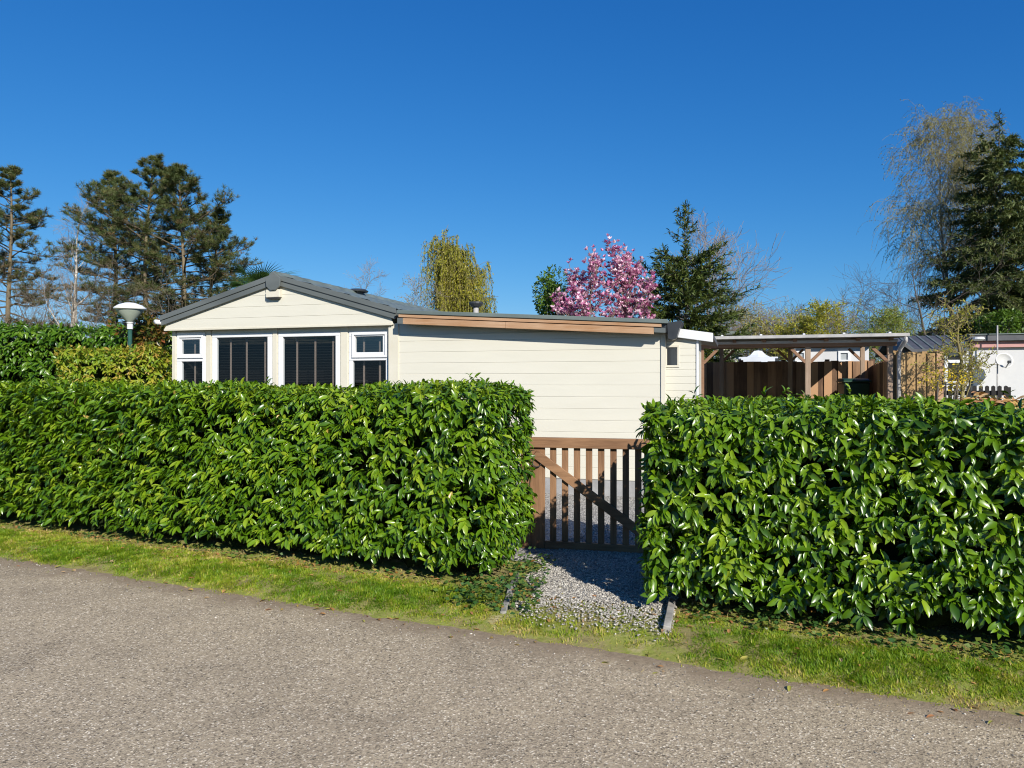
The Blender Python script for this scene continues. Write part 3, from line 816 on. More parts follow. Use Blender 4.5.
    m = MB(); m.box(wl + .03, u_w1 + .02, .012, .06, 0, .279); m.build('plinth', M['plinth'], o)
    mk = lambda t, p: (t, p[0], line(t) + p[1])
    m = MB(); m.prism([(v_o, -.056), (v_o, 0), (5.6, 0), (5.6, -.056)], t0, t1, mk); fr = m.build('flat_roof', M['roof_metal'], o, .006)
    ub0 = px(398, v_o); ub1 = px(653.5, v_o)
    m = MB(); m.prism([(v_o + .012, -.106), (v_o + .012, -.066), (v_o + .05, -.066), (v_o + .05, -.106)], ub0, ub1 + .1, mk); m.build('fascia_batten', M['fascia_wood'], o, .003)
    u = px(402.5, v_o); cuts = [u, px(505, v_o), ub1]
    for a, c in zip(cuts[:-1], cuts[1:]):
        m = MB(); m.prism([(v_o + .002, -.205), (v_o + .002, -.118), (v_o + .04, -.118), (v_o + .04, -.205)], a + .003, c, mk); m.build('fascia_board', M['fascia_wood'], o, .003)
    m = MB(); m.prism([(v_o + .001, -.205), (v_o + .001, -.118), (v_o + .045, -.118), (v_o + .045, -.205)], t0 + .01, u, mk); m.build('fascia_end_cap', M['barge'], o, .003)
    m = MB(); m.prism([(v_o + .02, -.18), (v_o + .02, -.118), (v_o + .045, -.118), (v_o + .045, -.18)], ub1 + .003, t1 - .03, mk); m.build('fascia_end_cap', M['barge'], o, .003)
    m = MB(); m.prism([(v_o + .06, -.17), (v_o + .06, -.057), (.011, -.057), (.011, -.17)], t0 + .03, t1 - .02, mk); m.build('fascia_shade_backing', M['dark_plastic'], o)  # dark backing under the roof, painted shade for the gaps between fascia boards
    # main roof: deck, tiles, barge boards, ridge
    for side, e, k in ((-1, eL, kL), (1, eR, kR)):
        m = MB()
        m.prism([(-.08, -.11), (-.08, -.02), (BACK + .2, -.02), (BACK + .2, -.11)], ua, e, lambda t, p: (t, p[0], roofz(t) + p[1]))
        rf = m.build('roof', M['barge'], o)
        # tiles with rolls across the slope and steps along it
        nu_, nv_ = 33, 420
        U = np.linspace(0, 1, nu_); Vv = np.linspace(-.10, BACK + .2, nv_)
        uu = ua + (e - ua) * U
        slope_len = abs(e - ua)
        st = (U * slope_len / .33) % 1
        hh = .02 * st[:, None] + .016 * np.abs(np.sin(Vv * math.pi / .21))[None, :] ** .7
        zz = np.array([roofz(a) for a in uu])[:, None] - .012 + hh
        P3 = np.stack([np.repeat(uu[:, None], nv_, 1), np.repeat(Vv[None, :], nu_, 0), zz], -1).reshape(-1, 3)
        ii = np.arange(nu_ * nv_).reshape(nu_, nv_)
        qq = np.stack([ii[:-1, :-1], ii[1:, :-1], ii[1:, 1:], ii[:-1, 1:]], -1).reshape(-1, 4)
        if side < 0: qq = qq[:, ::-1]
        np_mesh('tiles', P3, qq.ravel(), M['tile'], rf, None, False, np.full(len(qq), 4))
        mkb = lambda t, p: (t, p[0], roofz(t) + p[1])
        m = MB(); m.prism([(-.118, -.07), (-.118, .012), (-.082, .012), (-.082, -.07)], ua, e, mkb); m.build('barge_cap', M['barge'], o, .004)
        m = MB(); m.prism([(-.10, -.155), (-.10, -.071), (-.06, -.071), (-.06, -.155)], ua, e - side * .01, mkb); m.build('barge_board', M['barge'], o, .004)
        # gutter along the eave
        m = MB(); m.tube([(e + side * .05, -.16, roofz(e) - .09), (e + side * .05, BACK, roofz(e) - .09)], .038, 10)
        if side < 0: m.build('gutter', M['white'], o, smooth=True)
    m = MB(); 
    for k in range(28):
        v0 = -.11 + k * .33
        m.prism([(ua - .11, -.035), (ua - .07, .03), (ua, .055), (ua + .07, .03), (ua + .11, -.035)], v0, v0 + .335 + .0, lambda t, p: (p[0], t, za + p[1] + (t - v0) * .03))
    m.build('ridge_cap', M['tile'], o)
    # ornament under the apex
    c0, cz0 = fac(265.5, 280, -.15); c1, cz1 = fac(280.5, 293, -.15)
    m = MB(); zt = za + .01
    m.prism([(c0 - .0, zt - .08), ((c0 + c1) / 2, zt + .035), (c1 + .0, zt - .08), (c1 - .015, zt - .20), ((c0 + c1) / 2 + .05, zt - .26), ((c0 + c1) / 2 - .05, zt - .26), (c0 + .015, zt - .20)], -.16, -.12, lambda t, p: (p[0], t, p[1])); m.build('apex_cap', M['barge'], o, .004)
    l_, zb1 = fac(265.8, 297.6, -.12); r_, zb0 = fac(279.6, 289.2, -.12)
    m = MB(); m.box(l_, r_, -.13, VG, zb1, zb0); bx = m.build('gable_vent_box', M['cream_trim'], o, .006)
    m = MB(); m.box(l_ + .02, r_ - .02, -.12, VG - .01, zb1 - .02, zb1 - .001); m.build('grille', M['black_iron'], bx)
    # vent on the ridge, flue on the flat roof
    k = (355 - 512) / F
    vv = (k * (HO[1] - ua * sH) - HO[0] - ua * cH) / (sH - k * cH)
    m = MB(); m.lathe([(.09, -.1), (.09, .02), (.19, .025), (.20, .045), (.14, .08), (0, .09)], (ua + .06, vv, za), 20); m.build('roof_vent', M['dark_plastic'], o, smooth=False)
    uf = fu(476, 4.5); zfz = fac(476, 302, 4.5)[1]
    m = MB(); m.lathe([(.055, line(uf) - .05), (.055, zfz - .1)], (uf, 4.5, 0), 16); fl = m.build('flue', M['pole_metal'], o, smooth=True)
    m = MB(); m.lathe([(.10, zfz - .1), (.15, zfz - .04), (.15, zfz), (0, zfz + .01)], (uf, 4.5, 0), 16); m.build('cowl', M['dark_plastic'], fl)
    # rain hopper and gutter end at the wing's right end
    a0, az0 = fac(666.5, 324.5, -.1); a1, az1 = fac(682.5, 324.5, -.1)
    m = MB()
    m.prism([(a0 + .01, az0 - .02), (a0 + .02, az0 - .19), (a0 + .07, az0 - .21), (a0 + .13, az0 - .19), (a0 + .17, az0 - .06), (a1, az0 + .025), (a1 - .01, az0 + .045), (a0 + .01, az0 + .02)], -.14, .24, lambda t, p: (p[0], t, p[1]))
    m.build('rain_hopper', M['dark_plastic'], o, .004)
    # lean-to at the right end
    vs = .10
    s0, s1 = u_w1 + .046, px(696.3, vs)
    f0, fz0 = fac(676.5, 328.3, vs - .06); f1, fz1 = fac(713.0, 333.0, vs - .06)
    fline = lambda u: fz0 + (fz1 - fz0) * (u - f0) / (f1 - f0)
    wu0, wz1 = fac(665.4, 344.8, vs); wu1, wz0 = fac(679.4, 367.4, vs)
    siding('lean_to_wall', o, s0, s1, .28, fline(s1) - .09, vs, .095, [(wu0, wu1, wz0, wz1)])
    m = MB(); m.prism([(vs + .012, 0), (vs + .04, 0), (vs + .04, 1), (vs + .012, 1)], s0, s1, lambda t, p: (t, p[0], (fline(t) - .05) if p[1] else fline(s1) - .089)); m.build('lean_to_frieze', M['cladding'], o)
    m = MB(); m.box(s1, s1 + .03, vs - .015, vs + .05, .28, fline(s1) - .09); m.build('corner_trim', M['white'], o, .003)
    m = MB(); m.box(s1 + .001, s1 + .028, vs + .051, .9, .28, fline(s1) - .1); m.build('side_wall', M['cladding'], o)
    p_ = [(wu0 + .02, wu1 - .03, wz0 + .03, wz1 - .035)]
    window(o, wu0, wu1, wz0, wz1, vs - .012, p_, tapes=(), mat='cream_trim', blind=False, label='small dark window at the right end of the wing')
    u0f = px(675.5, vs - .06)
    m = MB(); m.prism([(vs - .07, -.122), (vs - .07, 0), (vs - .03, 0), (vs - .03, -.122)], u0f, f1, lambda t, p: (t, p[0], fline(t) + p[1])); m.build('lean_to_fascia', M['white'], o, .004)
    m = MB(); m.prism([(vs - .029, -.06), (vs - .029, -.002), (2.6, -.002), (2.6, -.06)], u0f, f1, lambda t, p: (t, p[0], fline(t) + p[1])); m.build('lean_to_roof', M['dark_roof'], o)
chalet()

# ------------------------------------------------------------------ carport
def carport():
    V0, V1 = 3.2, 6.7
    o = house_frame('carport', 'open timber carport with braced posts and flat roof right of the chalet', 'carport')
    ul, ur = fu(699.5, V0), fu(897, V0)
    zb1, zb0 = fac(800, 342.2, V0)[1], fac(800, 347.0, V0)[1]
    zr = fac(800, 336.0, V0)[1]
    pw = .085
    pus = [fu(701.5, V0), fu(808, V0), fu(890.5, V0)]
    for i, u in enumerate(pus):
        mat = M['beam_wood'] if i == 0 else M['post_wood']
        m = MB(); m.box(u - pw / 2, u + pw / 2, V0 + .005, V0 + pw, 0, zb0 - .001); m.build('post', mat, o, .004)
    bus = [ul + .3, fu(790, V1), fu(862, V1)]
    for u in bus:
        m = MB(); m.box(u - pw / 2, u + pw / 2, V1 - pw, V1 - .005, 0, zb0 + .139); m.build('post', M['post_wood'], o, .004)
    RISE = .14
    for v, dz in ((V0, 0), (V1 - pw - .005, RISE)):
        m = MB(); m.box(ul, ur, v, v + pw + .005, zb0 + dz, zb1 + dz); m.build('beam', M['beam_wood'], o, .004)
    br = .26
    for v, us, zq in ((V0 + .045, pus, zb0), (V1 - .045, bus, zb0 + RISE)):
        for i, u in enumerate(us):
            for sg in (-1, 1):
                if i == 0 and sg < 0: continue
                if i == len(us) - 1 and sg > 0: continue
                m = MB(); m.bar((u + sg * pw * .4, v, zq - br), (u + sg * br, v, zq - .03), .05, .075, (0, 1, 0)); m.build('brace', M['beam_wood'], o, .003)
    n = 7
    for i in range(n):
        u = ul + .1 + (ur - ul - .2) * i / (n - 1)
        m = MB(); m.prism([(V0 - .12, zb1 + .003), (V0 - .12, zr - .055), (V1 + .1, zr - .055 + RISE), (V1 + .1, zb1 + .003 + RISE)], u - .03, u + .03, lambda t, p: (t, p[0], p[1])); m.build('rafter', M['beam_wood'], o, .003)
    m = MB(); m.prism([(V0 - .18, zr - .053), (V0 - .18, zr - .025), (V1 + .2, zr - .025 + RISE), (V1 + .2, zr - .053 + RISE)], fu(713, V0), ur + .12, lambda t, p: (t, p[0], p[1])); rf = m.build('roof', M['dark_roof'], o)
    m = MB(); m.box(fu(713, V0), ur + .14, V0 - .24, V0 - .181, zr - .048, zr + .006); g = m.build('gutter', M['pole_metal'], o, .006)
    m = MB(); m.box(ul + .02, ur + .01, V0 - .022, V0 - .002, zb1 - .02, zb1 + .03); m.build('beam_flashing', M['pole_metal'], o, .004)
    for p in (722, 761, 804, 844, 890):
        u = fu(p, V0 - .2)
        m = MB(); m.box(u - .02, u + .02, V0 - .2, V0 - .14, zr + .007, zr + .03); m.build('clip', M['white'], g, .004)
    ud = ur + .02
    m = MB(); m.tube([(ud + .07, V0 - .2, zr - .03), (ud + .07, V0 - .2, zr - .12), (ud + .02, V0 - .05, zr - .24), (ud, V0 - .045, zr - .36), (ud, V0 - .045, .05)], .03, 10); m.build('downpipe', M['pole_metal'], o, smooth=True)
carport()

def board_fence(name, label, p0, p1, h, m, bw=.14, posts=2, gap=.008, jag=.012, post_m=None, z0=.04):
    """vertical board fence between two ground points"""
    p0, p1 = Vector(p0[:2]), Vector(p1[:2]); L = (p1 - p0).length
    an = math.atan2(p1.y - p0.y, p1.x - p0.x)
    o = thing(name, label, 'fence', (p0.x, p0.y, 0), an)
    mb = MB(); x = 0
    while x < L - .03:
        w = min(bw * random.uniform(.95, 1.05), L - x)
        y = (0, .022)[int(round(x / bw)) % 2]
        mb.box(x - .012, x + w + .012 - gap, y - .02, y + (.0 if y else -.001), z0, h + random.uniform(-jag, jag))
        x += w
    bp = mb.build('board_panel', m, o, .002)
    hs = np.random.default_rng(int(L * 100)).uniform(0, 1, 400)
    a = bp.data.attributes.new('rnd', 'FLOAT', 'FACE')
    for f in bp.data.polygons: a.data[f.index].value = hs[int(max(0, f.center.x) / bw) % 400]
    for z in (h * .22, h * .8):
        mb = MB(); mb.box(0, L, .014, .05, z - .04, z + .04); mb.build('rail', m, o)
    for k in range(posts):
        x = L * k / (posts - 1)
        mb = MB(); mb.box(x - .045, x + .045, .051, .13, 0, h + .04); mb.build('post', post_m or m, o, .004)
    return o
V1 = 7.0
zf = fac(780, 361.5, V1)[1]
board_fence('board_fence', 'dark brown vertical board fence behind the carport, partly sunlit at its right end', hw(fu(700, V1), V1), hw(fu(873, V1), V1), zf, M['fence_wood'], .145, 5)
pA = hw(fu(873, V1) + .02, V1); pB = hw(fu(889.5, 3.4), 3.45)
board_fence('board_fence', 'short brown board fence joining the carport\'s right post to the back fence', pA, pB, zf - .08, M['fence_wood'], .13, 3)
zf2 = fac(915, 352.5, 3.2)[1]
board_fence('board_fence', 'sunlit tan board fence behind the twisted shrub', hw(fu(897, 3.2), 3.22), hw(fu(938, 3.2), 3.22), zf2, M['fence_tan'], .075, 2, jag=.02)
g = thing('fence_post', 'orange brown timber post at the right end of the tan fence', 'post', hw(fu(940, 3.2), 3.24, 0), -HA)
m = MB(); m.box(-.05, .05, -.045, .045, 0, zf2 + .02); m.build('shaft', M['fascia_wood'], g, .004)

def wheelie_bin():
    p = hw(fu(853.5, 6.1), 6.1); zt = fac(853.5, 378, 6.1)[1]
    o = thing('wheelie_bin', 'dark green wheelie bin standing under the carport against the brown fence', 'bin', (p[0], p[1], 0), -HA + R(6))
    w, d, h = .24, .27, zt - .09
    m = MB()
    m.add([(-w * .78, -d * .75, .08), (w * .78, -d * .75, .08), (w * .78, d * .8, .08), (-w * .78, d * .8, .08), (-w, -d, h), (w, -d, h), (w, d, h), (-w, d, h)],
          [(3, 2, 1, 0), (4, 5, 6, 7), (0, 1, 5, 4), (1, 2, 6, 5), (2, 3, 7, 6), (3, 0, 4, 7)])
    m.build('body', M['bin'], o, .02)
    m = MB(); m.box(-w - .02, w + .02, -d - .03, d + .02, h + .002, h + .04); m.prism([(-d, h + .041), (d, h + .041), (d * .8, h + .085), (-d * .6, h + .075)], -w, w, lambda t, p: (t, p[0], p[1])); m.build('lid', M['bin'], o, .008)
    for s_ in (-1, 1):
        m = MB(); m.lathe([(0, -.025), (.1, -.025), (.1, .025), (0, .025)], (0, 0, 0), 18, Matrix.Translation((s_ * (w - .02), d * .9, .1)) @ Matrix.Rotation(R(90), 4, 'Y')); m.build('wheel', M['dark_plastic'], o)
    m = MB(); m.tube([(-w * .8, d + .06, h - .02), (w * .8, d + .06, h - .02)], .018, 8); m.build('handle', M['bin'], o)
wheelie_bin()

# ------------------------------------------------------------------ garden lamp
def lamp():
    p = at(130, 384, 13.2); z = lambda py: EYE - (py - 384) / F * 13.2
    s_ = 13.2 / F * .92
    o = thing('garden_lamp', 'post lamp with white domed cap and grey cone bowl above the yellowing hedge', 'lamp', (p.x, p.y, 0))
    m = MB(); m.tube([(0, 0, 0), (0, 0, z(328))], [.05, .035], 14); m.build('pole', M['lamp_green'], o, smooth=True)
    m = MB(); m.lathe([(.05, z(328) - .02), (.05, z(324)), (.065, z(323)), (.04, z(322))], n=18); m.build('collar', M['white'], o)
    m = MB(); m.lathe([(2.2 * s_, z(323.5)), (5 * s_, z(320)), (13.3 * s_, z(311.3)), (14 * s_, z(309.5))], n=32); m.build('bowl', M['lamp_glass'], o, smooth=True)
    m = MB(); m.lathe([(14.3 * s_, z(310)), (16.2 * s_, z(309.4)), (16.2 * s_, z(308)), (12 * s_, z(305.2)), (5.5 * s_, z(303)), (0, z(302.4))], n=32); m.build('cap', M['lamp_cap'], o, smooth=True)
lamp()

# hedges further back
hedge('tall_hedge', 'tall dark hedge behind the garden lamp at the left edge', lambda s, d: (-14.5 + s, 14.6 + d), 8.2, 1.2, EYE + 57 / F * 14.6, .5, 3600, .13, M['laurel_dark'], faces='ftr', per=6, seed=5, bulge=.07)
hedge('low_hedge', 'lower hedge with yellowing and brown leaves left of the chalet windows', lambda s, d: (-7.6 + s, 12.3 + d), 1.62, .8, EYE + 35 / F * 12.3, .3, 1500, .09, M['yellow_leaf'], faces='ftlr', per=6, seed=6, bulge=.06)

def leaf_bush(name, label, c, rad, n, leafL, m, cat='shrub', seed=0, z0=.2, lumps=7, stem=True, per=1):
    r = np.random.default_rng(seed)
    o = thing(name, label, cat, (c[0], c[1], 0))
    cs = r.normal(0, .42, (lumps, 3)) * np.array(rad); cs[:, 2] = np.abs(cs[:, 2]) * .9
    rs = r.uniform(.45, .75, lumps)
    k = r.integers(0, lumps, n)
    dirs = nrm(r.normal(0, 1, (n, 3)))
    rr = (1 - r.exponential(.13, n).clip(0, .8)) * (1 + .12 * smooth_noise(dirs[:, 0] * 4 + k, dirs[:, 1] * 4 + dirs[:, 2] * 4, seed))
    P = cs[k] + dirs * (rs[k] * rr)[:, None] * np.array(rad)
    P[:, 2] += c[2]
    P = P[P[:, 2] > z0]; n = len(P); dirs = dirs[:n]
    D = nrm(dirs + r.normal(0, .7, (n, 3))); N = nrm(r.normal(0, .6, (n, 3)) + dirs + np.array([0, 0, .5]))
    L = leafL * r.uniform(.6, 1.2, n)
    leaves('foliage', P, D, N, L, L * .5, np.clip(r.beta(2, 2, n), 0, 1), m, o, QUADLEAF)
    if stem:
        pl = []
        for j in range(lumps):
            e = cs[j] + np.array([0, 0, c[2]]); b0 = np.array([0., 0, 0])
            mid = (b0 + e) / 2 + r.normal(0, .1, 3)
            pl.append(([b0, mid, e], [.03, .02, .008], 6))
        tubes('stems', pl, M['twig_dark'], o)
    return o
leaf_bush('photinia_bush', 'reddish leaved shrub beside the chalet eave behind the lamp', at(152, 338, 13.9), (.42, .35, .45), 1500, .10, M['photinia'], seed=7)

# dry clump on the right hedge
def dry_clump():
    p = at(984, 405, 4.8)
    o = thing('dry_leaf_clump', 'clump of dry orange brown leaves lying on top of the right hedge', 'dry leaves', (p.x, p.y, p.z - .02))
    r = np.random.default_rng(4); n = 190
    P = r.normal(0, 1, (n, 3)) * np.array([.10, .09, .03]); P[:, 2] = np.abs(P[:, 2]) + .01
    P[:40, 0] += .19; P[:40, 2] *= .6
    az = r.normal(0.3, .7, n)
    D = np.stack([np.cos(az), np.sin(az), r.normal(0, .25, n)], -1)
    L = r.uniform(.05, .12, n)
    leaves('leaves', P, D, np.array([0, -.4, 1]) + r.normal(0, .3, (n, 3)), L, L * .33, r.uniform(.2, 1, n), M['litter'], o, LAUREL)
dry_clump()

# ------------------------------------------------------------------ neighbours on the right
def bungalow():
    V = 12.0
    o = house_frame('white_bungalow', 'white flat roofed bungalow with faded red fascia at the right edge', 'bungalow')
    u0 = fu(972, V); u1 = u0 + 7.5
    zw = fac(1000, 347.5, V)[1]; zp = fac(1000, 341.2, V)[1]; zt = fac(1000, 334, V)[1]
    m = MB(); m.box(u0, u1, V, V + 5, 0, zw); m.build('wall', M['white_wall'], o)
    m = MB(); m.box(u0 - .02, u1 + .1, V - .1, V + 5, zw + .001, zp); m.build('fascia', M['pink_board'], o, .004)
    m = MB(); m.box(u0 - .12, u1 + .2, V - .22, V + 5.2, zp + .001, zt - .03); rf = m.build('roof', M['dark_roof'], o, .01)
    m = MB(); m.box(u0 - .14, u1 + .2, V - .25, V + 5.2, zt - .029, zt); m.build('roof_trim', M['roof_metal'], rf, .006)
    m = MB(); m.box(u0 - .1, u0 - .0, V - .05, V + .1, 0, zw); m.build('corner_post', M['dark_plastic'], o, .004)
    m = MB(); m.tube([(u0 - .2, V - .04, zp), (u0 - .2, V - .04, .1)], .06, 10); m.build('downpipe', M['white'], o, smooth=True)
    m = MB(); m.lathe([(0, 0), (.13, 0), (.15, -.05), (.09, -.09), (0, -.1)], (fu(979, V - .3), V - .24, zp + .1), 16); m.build('wall_lamp', M['white'], o)
    # dish on its own mast
    VD = V - .55
    ud, zd = fac(1003.5, 361, VD)
    p = hw(ud - .1, VD + .12)
    d = thing('satellite_dish', 'round white satellite dish on a slim mast before the white bungalow', 'satellite dish', (p[0], p[1], 0), -HA)
    zmast = fac(1000, 325, VD)[1]
    m = MB(); m.tube([(0, 0, 0), (0, 0, zmast)], .018, 10); m.build('mast', M['pole_metal'], d, smooth=True)
    rD = 8.4 / F * (HO[1] - ud * sH + VD * cH)
    mt = Matrix.Translation((.1, -.1, zd)) @ Matrix.Rotation(R(12), 4, 'Z') @ Matrix.Rotation(R(72), 4, 'X')
    m = MB(); m.lathe([(0, 0), (rD * .5, .018), (rD * .8, .045), (rD, .075), (rD * 1.0, .066), (rD * .8, .035), (rD * .5, .008), (0, -.01)], (0, 0, 0), 32, mt); m.build('reflector', M['dish'], d, smooth=True)
    m = MB(); m.bar(mt @ Vector((0, -rD * .95, .05)), mt @ Vector((0, -rD * .55, rD * 1.05)), .02, .02); ar = m.build('feed_arm', M['pole_metal'], d)
    m = MB(); q = mt @ Vector((0, -rD * .5, rD * 1.08)); m.box(q.x - .035, q.x + .035, q.y - .05, q.y + .03, q.z - .035, q.z + .035); m.build('feed_horn', M['dark_plastic'], ar, .01)
    m = MB(); m.box(-.04, .06, -.1, .03, zd - .05, zd + .05); m.build('bracket', M['pole_metal'], d, .006)
bungalow()

def dark_roof_house():
    V = 11.4
    o = house_frame('dark_roofed_cabin', 'small cabin with dark tiled roof and white framed window behind the twisted shrub', 'cabin')
    u0, u1 = fu(899, V), fu(968.5, V)
    ze = fac(930, 350.5, V)[1]; zr = fac(930, 335.5, V + 1.6)[1]
    m = MB(); m.box(u0 + .2, u1, V, V + 3.4, 0, ze); m.build('wall', M['white_wall'], o)
    m = MB()
    m.prism([(V - .2, ze - .04), (V - .2, ze + .03), (V + 1.7, zr), (V + 3.6, ze + .03), (V + 3.6, ze - .04), (V + 1.7, zr - .09)], u0, u1, lambda t, p: (t, p[0], p[1]))
    rf = m.build('roof', M['dark_roof'], o)
    mb = MB()
    k = u0 + .05
    while k < u1:
        for (a, za_, c, zc_) in ((V - .2, ze + .035, V + 1.7, zr + .005),):
            mb.bar((k, a, za_), (k, c, zc_), .05, .025)
        k += .24
    mb.build('roof_rolls', M['tile'], rf)
    wu0, wz1 = fac(944, 351.8, V); wu1, wz0 = fac(965, 372, V); mid = wz0 + (wz1 - wz0) * .52
    window(o, wu0, wu1, wz0 - .3, wz1 - .02, V - .05, [(wu0 + .08, wu1 - .08, mid + .04, wz1 - .1), (wu0 + .08, wu1 - .08, wz0 - .24, mid - .04)], blind=False)
    m = MB(); m.box(wu0 - .02, wu1 + .02, V - .004, V - .001, wz0 - .3, wz1); m.build('pane_dark_backing', M['interior'], o)  # dark sheet over the wall, painted shade of the room behind the panes
    # gabled porch, its near-black front painted as the unlit inside
    pu0, pu1 = fu(893, V - 1.2), fu(924, V - 1.2); pm = (pu0 + pu1) / 2 - .15
    zl = fac(905, 356, V - 1.2)[1]; zt_ = fac(905, 341, V - 1.2)[1]
    m = MB(); m.prism([(pu0 + .12, 0), (pu0 + .12, zl), (pm, zt_ - .1), (pu1 - .12, zl), (pu1 - .12, 0)], V - 1.1, V - .01, lambda t, p: (p[0], t, p[1])); m.build('porch_dark_front', M['black_iron'], o)
    for e in (pu0, pu1):
        m = MB(); m.prism([(pm, zt_), (e, zl - .03), (e, zl - .12), (pm, zt_ - .09)], V - 1.25, V - .21, lambda t, p: (p[0], t, p[1])); m.build('porch_roof', M['dark_roof'], o)
dark_roof_house()

def picket_fence():
    V = 5.6
    p0, p1 = hw(fu(941, V), V), hw(fu(1009, V), V)
    zt = fac(985, 385.5, V)[1]
    o = thing('picket_fence', 'low dark picket fence in front of the white bungalow', 'fence', (p0[0], p0[1], 0), -HA)
    L = math.hypot(p1[0] - p0[0], p1[1] - p0[1]); n = 11
    for i in range(n):
        x = L * (i + .5) / n
        m = MB(); m.prism([(x - .032, .05), (x + .032, .05), (x + .032, zt - .02), (x, zt), (x - .032, zt - .02)], -.012, .008, lambda t, p: (p[0], t, p[1])); m.build('picket', M['picket_dark'], o)
    for z in (zt - .14, .4):
        m = MB(); m.box(0, L, .009, .04, z - .045, z + .045); m.build('rail', M['picket_dark'], o, .003)
    for x in (0, L):
        m = MB(); m.box(x - .045, x + .045, .041, .12, 0, zt - .03); m.build('post', M['picket_dark'], o, .003)
picket_fence()

def far_cabin(name, label, px0, px1, pyt, pyw, V, dep, mw, mroof, cat='cabin'):
    o = house_frame(name, label, cat)
    u0, u1 = fu(px0, V), fu(px1, V); mid = (px0 + px1) / 2
    zt, zw = fac(mid, pyt, V)[1], fac(mid, pyw, V)[1]
    m = MB(); m.box(u0 + .1, u1 - .1, V, V + dep, 0, zw); m.build('wall', mw, o)
    m = MB(); m.prism([(V - .25, zw), (V - .25, zw + .12), (V + dep * .5, zt), (V + dep + .2, zw + .12), (V + dep + .2, zw)], u0, u1, lambda t, p: (t, p[0], p[1])); m.build('roof', mroof, o)
    return o, u0, u1, zw
o, u0, u1, zw = far_cabin('cream_cabin', 'cream walled cabin with dark green grey roof seen through the carport beside the lean-to', 714, 741, 330.5, 335, 17, 4, M['cream_trim'], M['roof_metal'])
m = MB(); m.box(u1 - 1.1, u1 - .9, 16.98, 17.0, .5, 2.0); m.build('downpipe', M['white'], o)
o, u0, u1, zw = far_cabin('white_chalet', 'white walled chalet seen through the carport behind the brown fence', 793, 872, 334.5, 346.5, 19, 1.6, M['white_wall'], M['dark_roof'], 'chalet')
for a, c in ((795, 806), (838, 850)):
    wu0, wz1 = fac(a, 351, 19); wu1, wz0 = fac(c, 362, 19)
    window(o, wu0, wu1, wz0, wz1, 18.95, [(wu0 + .08, wu1 - .08, wz0 + .08, wz1 - .08)], blind=False)
def gable_cabin():
    V = 16.5
    o = house_frame('gabled_cabin', 'small white gabled cabin beside the grey white gazebo roof', 'cabin')
    u0, u1 = fu(733, V), fu(748, V); ze = fac(740, 358, V)[1]; zt = fac(735, 349.5, V)[1]; um = fu(735.5, V)
    m = MB(); m.prism([(u0 - .5, 0), (u0 - .5, ze), (um, zt - .08), (u1 - .1, ze), (u1 - .1, 0)], V, V + 3, lambda t, p: (p[0], t, p[1])); m.build('wall', M['white_wall'], o)
    for e in (u1, 2 * um - u1):
        m = MB(); m.prism([(um, zt), (e, ze), (e, ze - .1), (um, zt - .1)], V - .15, V + 3.1, lambda t, p: (p[0], t, p[1])); m.build('roof', M['dark_roof'], o)
gable_cabin()
def gazebo():
    Y = 21; c = at(758, 384, Y); s_ = Y / F; z = lambda py: EYE - (py - 384) * s_
    o = thing('gazebo', 'grey white canvas gazebo roof showing above the brown fence', 'gazebo', (c.x, c.y, 0), R(-18))
    h = 18 * s_
    m = MB()
    ring = []
    zs = [(1.0, z(360)), (.72, z(357.4)), (.42, z(354.6)), (.2, z(350.6)), (.18, z(352)), (.0, z(350.6))]
    vs, fs = [], []
    for r_, zz in zs:
        for (a, b_) in ((-1, -1), (0, -.94), (1, -1), (.94, 0), (1, 1), (0, .94), (-1, 1), (-.94, 0)): vs.append((a * r_ * h, b_ * r_ * h, zz - (.06 * r_ if a and b_ else 0)))
    for i in range(len(zs) - 1):
        for k in range(8): fs.append((i * 8 + k, i * 8 + (k + 1) % 8, (i + 1) * 8 + (k + 1) % 8, (i + 1) * 8 + k))
    m.add(vs, fs); m.build('canopy', M['canvas'], o)
    m = MB()
    for (a, b_) in ((-1, -1), (1, -1), (1, 1), (-1, 1)):
        q = MB(); q.box(a * h * .96 - .04, a * h * .96 + .04, b_ * h * .96 - .04, b_ * h * .96 + .04, 0, z(359)); q.build('leg', M['dark_plastic'], o)
    for k in range(4):
        a = [(-1, -1), (1, -1), (1, 1), (-1, 1)]; p, q = a[k], a[(k + 1) % 4]
        v = MB(); v.bar((p[0] * h, p[1] * h, z(360)), (q[0] * h, q[1] * h, z(360)), .02, .14); v.build('valance', M['canvas'], o)
gazebo()

# ------------------------------------------------------------------ trees
def rv(r): return Vector((r.gauss(0, 1), r.gauss(0, 1), r.gauss(0, 1)))

